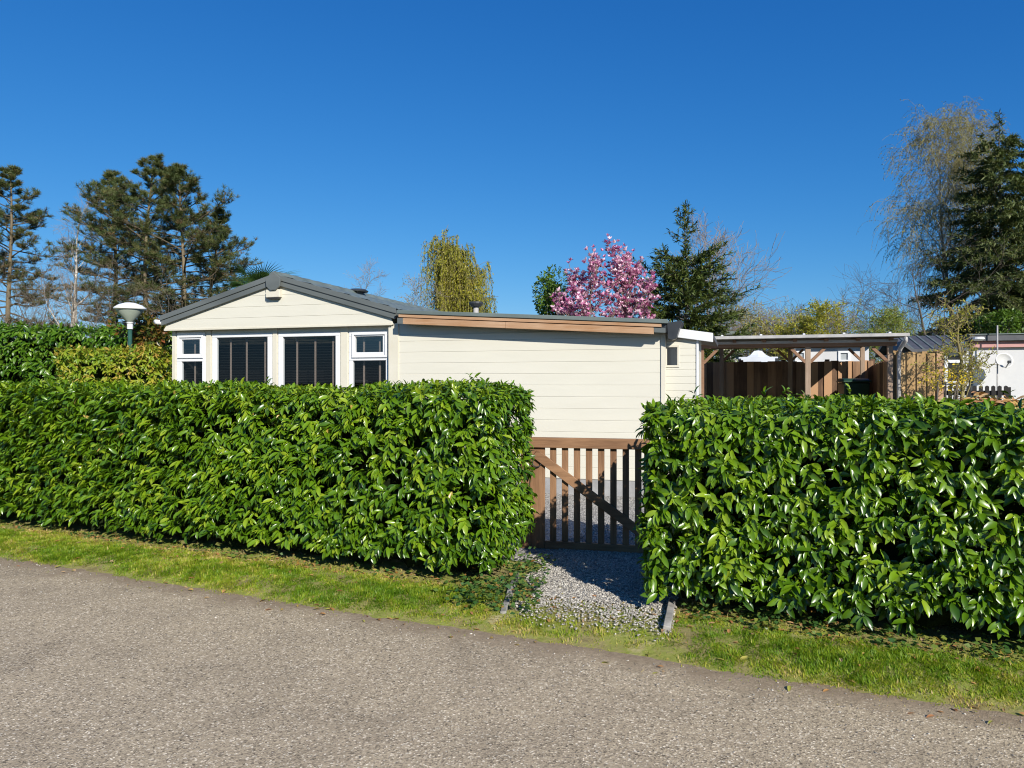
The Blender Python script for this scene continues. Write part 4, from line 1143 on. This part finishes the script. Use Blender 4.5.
def grow(seed, height, r0, levels, stems=1, spread=.0, lean=(0, 0)):
    """recursive branching. levels: dicts n, ang, ratio, trop, wob, start, seg. Returns polys per level and tips"""
    r = random.Random(seed)
    polys = [[] for _ in levels]; tips = []
    def go(p, d, L, rad, lv):
        c = levels[lv]; ns = c.get('seg', 5)
        pts, rads, dirs = [p.copy()], [rad], [d.copy()]
        end = c.get('taper', .25) if lv else c.get('taper', .12)
        for i in range(ns):
            d = (d + rv(r) * c.get('wob', .15) + Vector((0, 0, c.get('trop', 0.0))) ).normalized()
            p = p + d * (L / ns)
            pts.append(p.copy()); rads.append(max(rad * (1 - (1 - end) * (i + 1) / ns), c.get('rmin', .004))); dirs.append(d.copy())
        polys[lv].append((pts, rads, c.get('sides', 3)))
        if lv == len(levels) - 1:
            tips.append((pts, dirs)); return
        cn = levels[lv + 1]
        n = cn['n'] if not isinstance(cn['n'], tuple) else r.randint(*cn['n'])
        phi = r.uniform(0, 6.28)
        for k in range(n):
            t = cn.get('start', .3) + (1 - cn.get('start', .3)) * ((k + r.uniform(.1, .9)) / n)
            f = t * ns; i = min(int(f), ns - 1); q = pts[i].lerp(pts[i + 1], f - i); dd = dirs[min(i + 1, ns)]
            phi += 2.4 + r.uniform(-.5, .5)
            a = dd.orthogonal().normalized(); b_ = dd.cross(a)
            side = a * math.cos(phi) + b_ * math.sin(phi)
            an = cn['ang'] * r.uniform(.7, 1.25)
            nd = (dd * math.cos(an) + side * math.sin(an)).normalized()
            prof = cn.get('prof', lambda t: 1.0)(t)
            lr = L * cn['ratio'] * r.uniform(.7, 1.2) * prof
            rr = rads[i] * cn.get('rr', .55) * (.6 + .4 * prof)
            go(q, nd, lr, max(rr, cn.get('rmin', .004)), lv + 1)
    for s_ in range(stems):
        d = Vector((lean[0], lean[1], 1)) + Vector((math.cos(s_ * 2.4 + seed), math.sin(s_ * 2.4 + seed), 0)) * spread * (s_ > 0 or stems > 1)
        go(Vector((0, 0, 0)), d.normalized(), height * (1 if s_ == 0 else r.uniform(.75, 1)), r0 * (1 if s_ == 0 else .8), 0)
    return polys, tips

def tip_leaves(tips, r, per, L, droop=0., spread=.05, tmin=.2, out=.8, W=.5):
    P, D = [], []
    for pts, dirs in tips:
        A = np.array(pts); Dd = np.array(dirs); n = len(A) - 1
        t = r.uniform(tmin, 1, per) * n; i = np.minimum(t.astype(int), n - 1)
        P.append(A[i] + (A[i + 1] - A[i]) * (t - i)[:, None] + r.normal(0, spread, (per, 3)))
        D.append(Dd[i + 1] * .6 + r.normal(0, out, (per, 3)) - np.array([0, 0, droop]))
    P, D = np.concatenate(P), np.concatenate(D); n = len(P)
    l = L * r.uniform(.6, 1.25, n)
    return P, D, r.normal(0, 1, (n, 3)) + np.array([0, -.2, .6]), l, l * W

def tree(name, label, cat, loc, polys, bark, twig, split=2, group=None, leafset=None):
    """thing > trunk, crown (> foliage)"""
    o = thing(name, label, cat, (loc[0], loc[1], 0), 0, group)
    tubes('trunk', sum(polys[:split], []), bark, o)
    cr = tubes('crown', sum(polys[split:], []), twig, o)
    if leafset:
        (P, D, N, L, W), rnd, m, tpl, nm = leafset
        leaves(nm, P, D, N, L, W, rnd, m, cr, tpl)
    return o

def ht(py, Y): return EYE + (384 - py) / F * Y

def bare(name, label, px, Y, top, seed, width=.5, bark='bark', twig='twig', group='bare trees on the skyline', leafm=None, lL=.05, per=3, dens=1., trop=(.03, .02), r0=None, ang=.75, stems=1, spread=.3, start=.3, leafy=None, thick=1.):
    H = ht(top, Y); r = np.random.default_rng(seed)
    rm = .0042 * thick * Y / 30
    lv = [dict(seg=7, wob=.07, sides=7, taper=.1),
          dict(n=int(13 * dens), ang=ang, ratio=width, trop=trop[0], wob=.14, start=start, seg=6, sides=5, rr=.5, prof=lambda t: 1.15 - .75 * t),
          dict(n=int(8 * dens), ang=.7, ratio=.48, trop=trop[1], wob=.18, start=.2, seg=5, sides=3, rr=.5, rmin=rm),
          dict(n=int(7 * dens), ang=.65, ratio=.55, trop=trop[1], wob=.2, start=.15, seg=4, sides=3, rr=.55, rmin=rm)]
    polys, tips = grow(seed, H, r0 or H * .016, lv, stems, spread)
    ls = None
    if leafm:
        a = tip_leaves(tips, r, per, lL); ls = (a, r.beta(2, 2, len(a[0])), M[leafm], QUADLEAF, 'young_leaves')
    p = at(px, 384, Y)
    return tree(name, label, 'tree', (p.x, p.y), polys, M[bark], M[twig], 2, group, ls)

def needles(C, Dm, r, per, L, W, flat=.5):
    """tufts: C centres, Dm axis"""
    n = len(C); P = np.repeat(C, per, 0) + r.normal(0, .05, (n * per, 3)) * L * 2
    D = np.repeat(nrm(Dm), per, 0) * .7 + r.normal(0, .75, (n * per, 3)) * np.array([1, 1, flat])
    D[:, 2] += .15
    l = L * r.uniform(.6, 1.2, n * per)
    return P, D, r.normal(0, .6, (n * per, 3)) + np.array([0, 0, .8]), l, np.full(n * per, W)

def pine(label, px, Y, top, seed, wid, crown0=.33, brown=.25, group='tall pines on the left', leanx=0, nb=62):
    """black pine: bare lower trunk, irregular layered crown"""
    H = ht(top, Y); r = np.random.default_rng(seed); rr = random.Random(seed)
    p = at(px, 384, Y)
    o = thing('pine_tree', label, 'tree', (p.x, p.y, 0), 0, group)
    tr = []; q = Vector((0, 0, 0)); nseg = 16
    for i in range(nseg + 1):
        t = i / nseg
        tr.append((leanx * t * t * H + .25 * math.sin(t * 5 + seed), .2 * math.sin(t * 4 + seed * 2), H * t * .985))
    tz = lambda z: np.array([np.interp(z, [a[2] for a in tr], [a[k] for a in tr]) for k in (0, 1)] + [z])
    tubes('trunk', [(tr, [H * .0125 * (1 - .9 * i / nseg) + .02 for i in range(nseg + 1)], 9)], M['bark_pine'], o)
    br, C, Dm, bz = [], [], [], []
    for k in range(nb):
        t = crown0 + (1 - crown0) * ((k + rr.random()) / nb) ** .85
        z0 = H * t
        u = (t - crown0) / (1 - crown0)
        reach = wid * (.55 + .75 * math.sin(math.pi * min(1, u * .75 + .2))) * (1 - u ** 4 * .75) * rr.uniform(.5, 1.15)
        az = k * 2.4 + rr.uniform(-.5, .5)
        e = -.1 + u * .75 + rr.uniform(-.22, .22)
        b0 = tz(z0); pts = [b0]
        dv = np.array([math.cos(az) * math.cos(e), math.sin(az) * math.cos(e), math.sin(e)])
        ns = 6; pp = b0.copy()
        for i in range(ns):
            dv = nrm(dv + r.normal(0, .1, 3) + np.array([0, 0, .05 if i > 2 else -.03]))
            pp = pp + dv * reach / ns; pts.append(pp.copy())
        br.append((pts, [.05 * (1 - .8 * i / ns) * (1.2 - .7 * u) + .006 for i in range(ns + 1)], 5))
        nsub = max(7, int(reach * 6.5))
        for j in range(nsub):
            tt = rr.uniform(.28, 1) ** .8 * ns; i = min(int(tt), ns - 1)
            s0 = pts[i] + (pts[i + 1] - pts[i]) * (tt - i)
            sd = nrm(nrm(pts[i + 1] - pts[i]) * .6 + r.normal(0, .75, 3) * np.array([1, 1, .45]) + np.array([0, 0, .2]))
            sl = reach * rr.uniform(.12, .32)
            s1 = s0 + sd * sl * .5; s2 = s1 + nrm(sd + np.array([0, 0, .35])) * sl * .5
            br.append(([s0, s1, s2], [.018, .013, .008], 3))
            for c_, d_ in ((s2, s2 - s1), (s1 + (s2 - s1) * .4, s2 - s1), (s1, s2 - s0)):
                if rr.random() < .5 + .45 * u:
                    C.append(c_); Dm.append(d_); bz.append(u)
    # leading shoots
    for k in range(14):
        C.append(tz(H * rr.uniform(.95, 1.0)) + r.normal(0, .25, 3)); Dm.append(np.array([0, 0, 1.])); bz.append(1)
    cr = tubes('crown', br, M['pine_branch'], o)
    C, Dm, bz = np.array(C), np.array(Dm), np.array(bz)
    per = 26
    isb = r.uniform(0, 1, len(C)) < brown * (1.3 - bz)
    for sel, m, nm in ((~isb, 'pine', 'needles'), (isb, 'pine_brown', 'dry_needles')):
        if sel.sum() < 3: continue
        a = needles(C[sel], Dm[sel], r, per, .29 * Y / 45, .02 * Y / 45)
        base = np.repeat(r.beta(2, 2, sel.sum()), per)
        leaves(nm, *a, np.clip(base + r.normal(0, .12, len(base)), 0, 1), M[m], cr, DIAMOND)
    return o
pine('tall thin pine cut off by the left edge of the photo', 10, 46, 170, 3, 2.6, .22, .55, leanx=-.01, nb=72)
pine('leftmost pine of the group of three, lower and browner', 114, 47, 174, 5, 2.6, .25, .35, leanx=-.02)
pine('middle pine of the group of three, with the tallest crown', 150, 45, 160, 8, 3.1, .30, .22, nb=70)
pine('right hand pine of the group of three, spreading to the right', 178, 43, 168, 12, 2.9, .28, .22, leanx=.02, nb=70)
pine('small pine leaning from the right side of the pine group', 210, 44, 212, 15, 1.9, .22, .3, leanx=.03, nb=54)

bare('birch_tree', 'pale bare birch standing between the left pines', 66, 44, 212, 21, .32, 'bark_birch', 'twig', 'bare trees left of the pines', ang=.55, thick=.8)
for (px, Y, top, sd, lab) in ((30, 40, 262, 22, 'low bare tree at the far left behind the tall hedge'), (52, 41, 282, 23, 'short bushy bare tree behind the tall hedge right of the far left one'), (92, 42, 270, 24, 'bare bushy tree below the leftmost pine of the group of three'), (196, 40, 282, 26, 'low bare tree behind the pines beside the chalet roof'), (128, 42, 278, 27, 'low bare bushy tree directly behind the garden lamp')):
    bare('bare_tree', lab, px, Y, top, sd, .5, twig='twig_mid', group='bare trees left of the pines', stems=2, spread=.35, thick=.75, r0=.08, dens=.85)
bare('bare_tree', 'small bare tree rising above the tiled chalet roof', 345, 50, 270, 31, .3, twig='twig', r0=.12, thick=.8)
bare('bare_tree', 'low brown scrubby tree just above the chalet roof left of the willow', 402, 42, 297, 32, .5, twig='twig', leafm='catkin', lL=.08)

def willow():
    Y = 48; H = ht(235, Y); r = np.random.default_rng(41)
    lv = [dict(seg=7, wob=.03, sides=8, taper=.2), dict(n=22, ang=.55, ratio=.37, trop=.04, wob=.1, start=.42, seg=6, sides=5, rr=.45, prof=lambda t: 1.2 - .6 * t),
          dict(n=9, ang=.7, ratio=.45, trop=-.05, wob=.16, start=.3, seg=5, sides=3, rr=.5, rmin=.012)]
    polys, tips = grow(47, H * .83, .25, lv)
    strands, P, D = [], [], []
    for pts, dirs in tips:
        for k in range(5):
            i = r.integers(1, len(pts)); a = np.array(pts[i]) + r.normal(0, .1, 3)
            ln = min(r.uniform(1.3, 4.6), a[2] - 1.5)
            if ln < .5: continue
            out = np.array([a[0], a[1], 0]) / (np.hypot(a[0], a[1]) + .3)
            s_ = [a, a + out * .18 + np.array([0, 0, -.12 * ln]), a + out * .28 + r.normal(0, .06, 3) + np.array([0, 0, -.5 * ln]), a + out * .3 + r.normal(0, .12, 3) + np.array([0, 0, -ln])]
            strands.append((s_, [.012, .01, .009, .008], 3))
            A = np.array(s_); n = int(ln * 15); t = r.uniform(0, 3, n); j = np.minimum(t.astype(int), 2)
            P.append(A[j] + (A[j + 1] - A[j]) * (t - j)[:, None] + r.normal(0, .05, (n, 3)))
            D.append(np.tile([0, 0, -1.], (n, 1)) + r.normal(0, .45, (n, 3)))
    P, D = np.concatenate(P), np.concatenate(D); n = len(P)
    L = r.uniform(.1, .24, n); p = at(459, 384, Y)
    polys.append(strands)
    a = (P, D, r.normal(0, 1, (n, 3)), L, L * .3)
    tree('weeping_willow', 'yellow green weeping willow rising behind the chalet\'s flat roof', 'tree', (p.x, p.y), polys, M['bark'], M['twig_olive'], 2, None, (a, np.clip(r.beta(2, 2, n) + smooth_noise(P[:, 0] * 1.6, P[:, 2] * .7, 5) * .2, 0, 1), M['willow'], QUADLEAF, 'foliage'))
willow()

def magnolia(label, px, Y, top, seed, wid, n2):
    H = ht(top, Y); r = np.random.default_rng(seed)
    lv = [dict(seg=6, wob=.025, sides=7, taper=.15, trop=.03), dict(n=18, ang=.62, ratio=wid, trop=.05, wob=.12, start=.28, seg=5, sides=5, rr=.5, prof=lambda t: 1.2 - .75 * t),
          dict(n=9, ang=.6, ratio=.42, trop=.08, wob=.14, start=.2, seg=4, sides=3, rr=.5, rmin=.008)]
    polys, tips = grow(seed, H * .97, .09, lv, 2, .045)
    C, Dm = [], []
    for pts, dirs in tips:
        for k in range(n2):
            i = len(pts) - 1 if k == 0 else r.integers(1, len(pts))
            if pts[i].z < .35 * H: continue
            C.append(np.array(pts[i]) + r.normal(0, .04, 3)); Dm.append(np.array(dirs[i]) * .5 + np.array([0, 0, .7]) + r.normal(0, .3, 3))
    C, Dm = np.array(C), nrm(np.array(Dm)); n = len(C); per = 7
    A = nrm(np.cross(Dm, np.array([.3, .9, .1]))); B = np.cross(Dm, A)
    P, D, N, rn = [], [], [], []
    br_ = r.beta(1.6, 1.6, n)
    for k in range(per):
        ph = k * 2 * math.pi / per + r.uniform(-.3, .3, n)
        rad = A * np.cos(ph)[:, None] + B * np.sin(ph)[:, None]
        op = r.uniform(.35, .95, n)[:, None]
        P.append(C); D.append(rad * op + Dm * (1.05 - op * .5)); N.append(Dm - rad * .3); rn.append(np.clip(br_ + r.normal(0, .2, n), 0, 1))
    P, D, N, rn = map(np.concatenate, (P, D, N, rn))
    L = r.uniform(.085, .14, len(P)); p = at(px, 384, Y)
    tree('magnolia_tree', label, 'tree', (p.x, p.y), polys, M['bark'], M['twig'], 2, 'flowering magnolias', ((P, D, N, L, L * .55), rn, M['magnolia'], QUADLEAF, 'blossoms'))
magnolia('left magnolia covered in pink blossom, rounder and lower', 582, 22, 270, 51, .36, 4)
magnolia('right magnolia covered in pink blossom, taller with loose upright sprays', 634, 22.5, 255, 58, .32, 4)
leaf_bush('evergreen_bush', 'round green bush left of the magnolias above the flat roof', (at(553, 384, 24).x, 24, ht(312, 24)), (.62, .6, .95), 3200, .12, M['shrub'], seed=9, lumps=8)

def spruce(label, px, Y, top, seed, wid, dens=1., bare_top=.2, shape=1., m='spruce', group=None, nL=.16, name='spruce_tree', droop=.25, z_lo=.06, lift=0.):
    H = ht(top, Y); r = np.random.default_rng(seed); rr = random.Random(seed); p = at(px, 384, Y)
    o = thing(name, label, 'tree', (p.x, p.y, 0), 0, group)
    tr = [(.05 * math.sin(i), .04 * math.cos(i * 1.3), H * i / 12) for i in range(13)]
    tubes('trunk', [(tr, [max(.012, H * .014 * (1 - i / 12)) for i in range(13)], 8)], M['bark'], o)
    br, P, D = [], [], []
    nb = int(H * 15 * dens)
    for k in range(nb):
        t = z_lo + (1 - z_lo) * (k + rr.random()) / nb
        z0 = H * t
        reach = wid * ((1 - t) ** shape) * rr.uniform(.6, 1.18) + .12
        if t > 1 - bare_top: reach = reach * .7 if rr.random() < .2 else .05
        az = k * 2.4 + rr.uniform(-.4, .4)
        up = -.25 + lift + .95 * t ** 1.5 + rr.uniform(-.12, .12)
        dv = nrm(np.array([math.cos(az), math.sin(az), up])); pp = np.array([0, 0, z0]); pts = [pp]
        ns = 5
        for i in range(ns):
            dv = nrm(dv + np.array([0, 0, (-droop if i < 3 else droop * 1.2) * .5]) + r.normal(0, .04, 3)); pp = pp + dv * reach / ns; pts.append(pp)
        br.append((pts, [.022 * (1 - .75 * i / ns) * (1.1 - t * .6) for i in range(ns + 1)], 4))
        A = np.array(pts)
        nsd = int(3 + reach * 8)
        for j in range(nsd):
            tt = rr.uniform(.12, 1) * ns; i = min(int(tt), ns - 1); s0 = A[i] + (A[i + 1] - A[i]) * (tt - i)
            ax = nrm(A[i + 1] - A[i]); sd_ = np.cross(ax, np.array([0, 0, 1.])) * rr.choice((-1, 1))
            d_ = nrm(ax * .75 + sd_ * rr.uniform(.3, .9) + np.array([0, 0, -rr.uniform(0, .35)]))
            ln = reach * rr.uniform(.15, .34) + .06
            br.append(([s0, s0 + d_ * ln], [.006, .004], 3))
            n = int((6 + ln * 30) * (.3 if t > 1 - bare_top else 1))
            f = r.uniform(0, 1.05, n)
            P.append(s0 + d_ * ln * f[:, None] + r.normal(0, .015, (n, 3))); D.append(np.tile(d_, (n, 1)) * .8 + r.normal(0, .55, (n, 3)))
        n = int(reach * 10) + 3
        f = r.uniform(.2, 1, n) * ns; i = np.minimum(f.astype(int), ns - 1)
        P.append(A[i] + (A[i + 1] - A[i]) * (f - i)[:, None]); D.append((A[i + 1] - A[i]) / (reach / ns) + r.normal(0, .5, (n, 3)))
    P, D = np.concatenate(P), np.concatenate(D); n = len(P)
    cr = tubes('crown', br, M['twig_dark'], o)
    L = nL * r.uniform(.6, 1.2, n)
    leaves('needles', P, D, r.normal(0, .5, (n, 3)) + np.array([0, 0, .8]), L, L * .22, np.clip(r.beta(2, 2.2, n), 0, 1), M[m], cr, DIAMOND)
    return o
spruce('dark green spruce with thin bare leader right of the magnolias', 686, 24, 205, 61, 2.6, 1.75, .25, .75, nL=.18, lift=.45)
bare('bare_tree', 'bare fan shaped tree behind the spruce on its right side', 716, 29, 250, 63, .5, twig='twig', thick=1.5, dens=1.3, group='bare trees behind the spruce', trop=(.1, .06), ang=.55)

# far trees on the right skyline
far = [(742, 330, 'spruce', 'tiny dark conifer on the skyline beside the spruce'),]
spruce('small dark far conifer on the skyline just right of the spruce', 734, 60, 318, 71, 1.4, .6, .15, .8, nL=.3)
bare('bare_tree', 'brownish far bare tree above the cream cabin roof', 752, 44, 323, 72, .6, thick=1.1, stems=3)
bare('bare_tree', 'olive brown far tree left of the yellow green one', 773, 42, 320, 73, .55, twig='twig_olive', leafm='catkin', lL=.14, per=3, thick=1.1, stems=2)
bare('budding_tree', 'yellow green budding far tree above the carport roof', 799, 40, 317, 74, .55, twig='twig_olive', leafm='bud', lL=.13, per=7, thick=1.1, stems=2, group='budding far trees')
bare('bare_tree', 'grey brown far bare tree between the two budding trees', 822, 42, 324, 75, .6, thick=1.1, stems=3)
bare('bare_tree', 'largest far bare tree with forked crown above the carport roof', 848, 41, 306, 76, .5, thick=1.1, stems=2, spread=.25)
bare('budding_tree', 'fresh green budding tree left of the dark bare tree', 884, 33, 315, 77, .48, twig='twig_olive', leafm='bud_green', lL=.09, per=6, stems=2, group='budding far trees')
bare('bare_tree', 'brown low bare tree at the foot of the weeping birch', 908, 50, 310, 79, .6, thick=1.1, stems=3)
bare('bare_tree', 'brown far bare tree filling the gap behind the cabin roof', 765, 48, 322, 80, .7, thick=1.1, stems=4)
bare('bare_tree', 'dark wide bare tree with spreading limbs in front of the weeping birch', 926, 34, 268, 78, .72, 'twig_dark', 'twig_dark', thick=.9, ang=1.0, trop=(.04, .0), start=.22)

def birch(label, px, Y, top, seed, wid):
    H = ht(top, Y); r = np.random.default_rng(seed)
    lv = [dict(seg=9, wob=.025, sides=8, taper=.08), dict(n=30, ang=.6, ratio=wid, trop=.05, wob=.1, start=.38, seg=6, sides=4, rr=.42, prof=lambda t: .45 + .75 * math.sin(math.pi * min(1, .15 + t * .8))),
          dict(n=11, ang=.75, ratio=.42, trop=-.05, wob=.13, start=.2, seg=5, sides=3, rr=.45, rmin=.008),
          dict(n=10, ang=.7, ratio=.85, trop=-.4, wob=.12, start=.25, seg=5, sides=3, rr=.5, rmin=.006)]
    polys, tips = grow(seed, H * .95, .15, lv)
    a = tip_leaves(tips, r, 4, .10, .5, .03, .3, .5, .35); p = at(px, 384, Y)
    tree('weeping_birch', label, 'tree', (p.x, p.y), polys, M['bark_birch'], M['twig_olive'], 2, 'weeping birches on the right', (a, r.beta(2, 2, len(a[0])), M['catkin'], QUADLEAF, 'catkins'))
birch('left weeping birch with hanging bare twigs beside the tall dark spruce', 957, 40, 116, 81, .195)
birch('right weeping birch rising behind the tall dark spruce', 988, 43, 122, 86, .18)
spruce('tall dark spruce at the right edge with open upper branches', 1000, 37, 112, 91, 4.7, .85, .1, .66, m='pine', nL=.25, droop=.5)
spruce('tall dark spruce cut off by the right edge of the photo', 1046, 38, 128, 95, 3.0, .6, .1, .6, m='pine', nL=.25, droop=.5)
leaf_bush('green_shrub', 'bright green shrub at the foot of the tall dark spruce', (at(1006, 384, 33).x, 33, ht(326, 33)), (1.1, .8, .8), 1500, .16, M['shrub'], seed=97)

def twisted_shrub():
    Y = 11.2; p = at(933, 384, Y); r = np.random.default_rng(101); H = ht(296, Y)
    lv = [dict(seg=8, wob=.22, sides=7, taper=.25), dict(n=15, ang=.85, ratio=.20, trop=.1, wob=.4, start=.5, seg=7, sides=5, rr=.5),
          dict(n=8, ang=.8, ratio=.48, trop=.02, wob=.45, start=.15, seg=6, sides=4, rr=.55, rmin=.005), dict(n=4, ang=.8, ratio=.5, trop=.05, wob=.45, start=.2, seg=5, sides=3, rr=.6, rmin=.004)]
    polys, tips = grow(104, H * .92, .05, lv, 2, .12)
    a = tip_leaves(tips, r, 3, .038, 0, .02, .2, .8, .5)
    tree('twisted_shrub', 'twiggy contorted shrub with small yellowish leaves before the tan fence', 'shrub', (p.x, p.y), polys, M['twig_olive'], M['twig_olive'], 1, None, (a, r.beta(2, 2, len(a[0])), M['bud'], QUADLEAF, 'young_leaves'))
    p = at(946, 384, 10.6)
    o = leaf_bush('forsythia_bush', 'yellow flowering bush below the twisted shrub', (p.x, 10.6, ht(384, 10.6)), (.34, .28, .22), 230, .05, M['forsythia'], seed=102, lumps=6)
twisted_shrub()

def palm():
    Y = 17.2; p = at(262, 384, Y); H = ht(297, Y); r = np.random.default_rng(111)
    o = thing('fan_palm', 'fan palm showing its leaf tips above the left roof slope', 'palm', (p.x, p.y, 0))
    tubes('trunk', [([(0, 0, 0), (.04, 0, H * .5), (0, .02, H)], [.13, .12, .1], 9)], M['bark'], o)
    st, P, D, N = [], [], [], []
    for k in range(20):
        az = k * 2.4; e = r.uniform(-.1, 1.1)
        d_ = np.array([math.cos(az) * math.cos(e), math.sin(az) * math.cos(e), math.sin(e)]); ln = r.uniform(.45, .7)
        c = np.array([0, 0, H - .05]) + d_ * ln
        st.append(([np.array([0, 0, H - .1]), c], [.014, .01], 4))
        sd_ = nrm(np.cross(d_, np.array([0, 0, 1.]))); 
        for j in np.linspace(-1.45, 1.45, 22):
            P.append(c); D.append(d_ * math.cos(j) + sd_ * math.sin(j) + np.array([0, 0, -.12])); N.append(np.cross(sd_, d_))
    cr = tubes('crown', st, M['twig_olive'], o); n = len(P)
    leaves('fronds', np.array(P), np.array(D), np.array(N), r.uniform(.45, .62, n), np.full(n, .024), r.uniform(0, 1, n), M['palm'], cr, BLADE)
palm()

# ------------------------------------------------------------------ light, sky, camera
SKY_R, SKY_G, SKY_B = 0.11734, 0.58529, 1.58922
SUN_AZ = math.atan2(.40, -.917)      # to the sun: right of and behind the camera (x, y)
SUN_EL = R(29)
to_sun = Vector((math.sin(SUN_AZ) * math.cos(SUN_EL), math.cos(SUN_AZ) * math.cos(SUN_EL), math.sin(SUN_EL)))
L = bpy.data.lights.new('sun', 'SUN'); L.energy = 4.6; L.angle = R(.5); L.color = (1, .95, .86)
lo = bpy.data.objects.new('sun', L); COL.objects.link(lo)
lo.rotation_euler = to_sun.to_track_quat('Z', 'Y').to_euler(); lo.location = (6, -12, 14)

w = bpy.data.worlds.new('World'); sc.world = w; w.use_nodes = True
t = w.node_tree; bg = t.nodes['Background']
sky = t.nodes.new('ShaderNodeTexSky'); sky.sky_type = 'NISHITA'; sky.sun_disc = False
sky.sun_elevation = SUN_EL; sky.sun_rotation = SUN_AZ
sky.air_density = 1.0; sky.dust_density = .15; sky.ozone_density = 3.0; sky.altitude = 0
# phone-camera rendering of a clear spring sky: deeper blue than the model sky
sep = t.nodes.new('ShaderNodeSeparateColor'); cmb = t.nodes.new('ShaderNodeCombineColor'); t.links.new(sky.outputs[0], sep.inputs[0])
for i, (pw, ml) in enumerate(((1.62, SKY_R), (.97, SKY_G), (.67, SKY_B))):
    p_ = t.nodes.new('ShaderNodeMath'); p_.operation = 'POWER'; p_.inputs[1].default_value = pw
    m_ = t.nodes.new('ShaderNodeMath'); m_.operation = 'MULTIPLY'; m_.inputs[1].default_value = ml
    t.links.new(sep.outputs[i], p_.inputs[0]); t.links.new(p_.outputs[0], m_.inputs[0]); t.links.new(m_.outputs[0], cmb.inputs[i])
t.links.new(cmb.outputs[0], bg.inputs['Color']); bg.inputs['Strength'].default_value = .085

cam = bpy.data.cameras.new('camera'); cam.sensor_width = 36; cam.lens = F / 1024 * 36; cam.clip_end = 3000; cam.clip_start = .05
co = bpy.data.objects.new('camera', cam); COL.objects.link(co)
co.location = (0, 0, EYE); co.rotation_euler = (R(90), 0, 0)
sc.camera = co
sc.view_settings.view_transform = 'Standard'; sc.view_settings.look = 'None'
sc.view_settings.exposure = .6; sc.view_settings.gamma = 1; sc.view_settings.use_curve_mapping = False
sc.cycles.use_denoising = True
try: sc.cycles.denoiser = 'OPENIMAGEDENOISE'
except Exception: pass
sc.cycles.filter_width = 1.1
sc.cycles.max_bounces = 6; sc.cycles.transparent_max_bounces = 8
sc.cycles.diffuse_bounces = 3; sc.cycles.glossy_bounces = 2
sc.cycles.caustics_reflective = False; sc.cycles.caustics_refractive = False
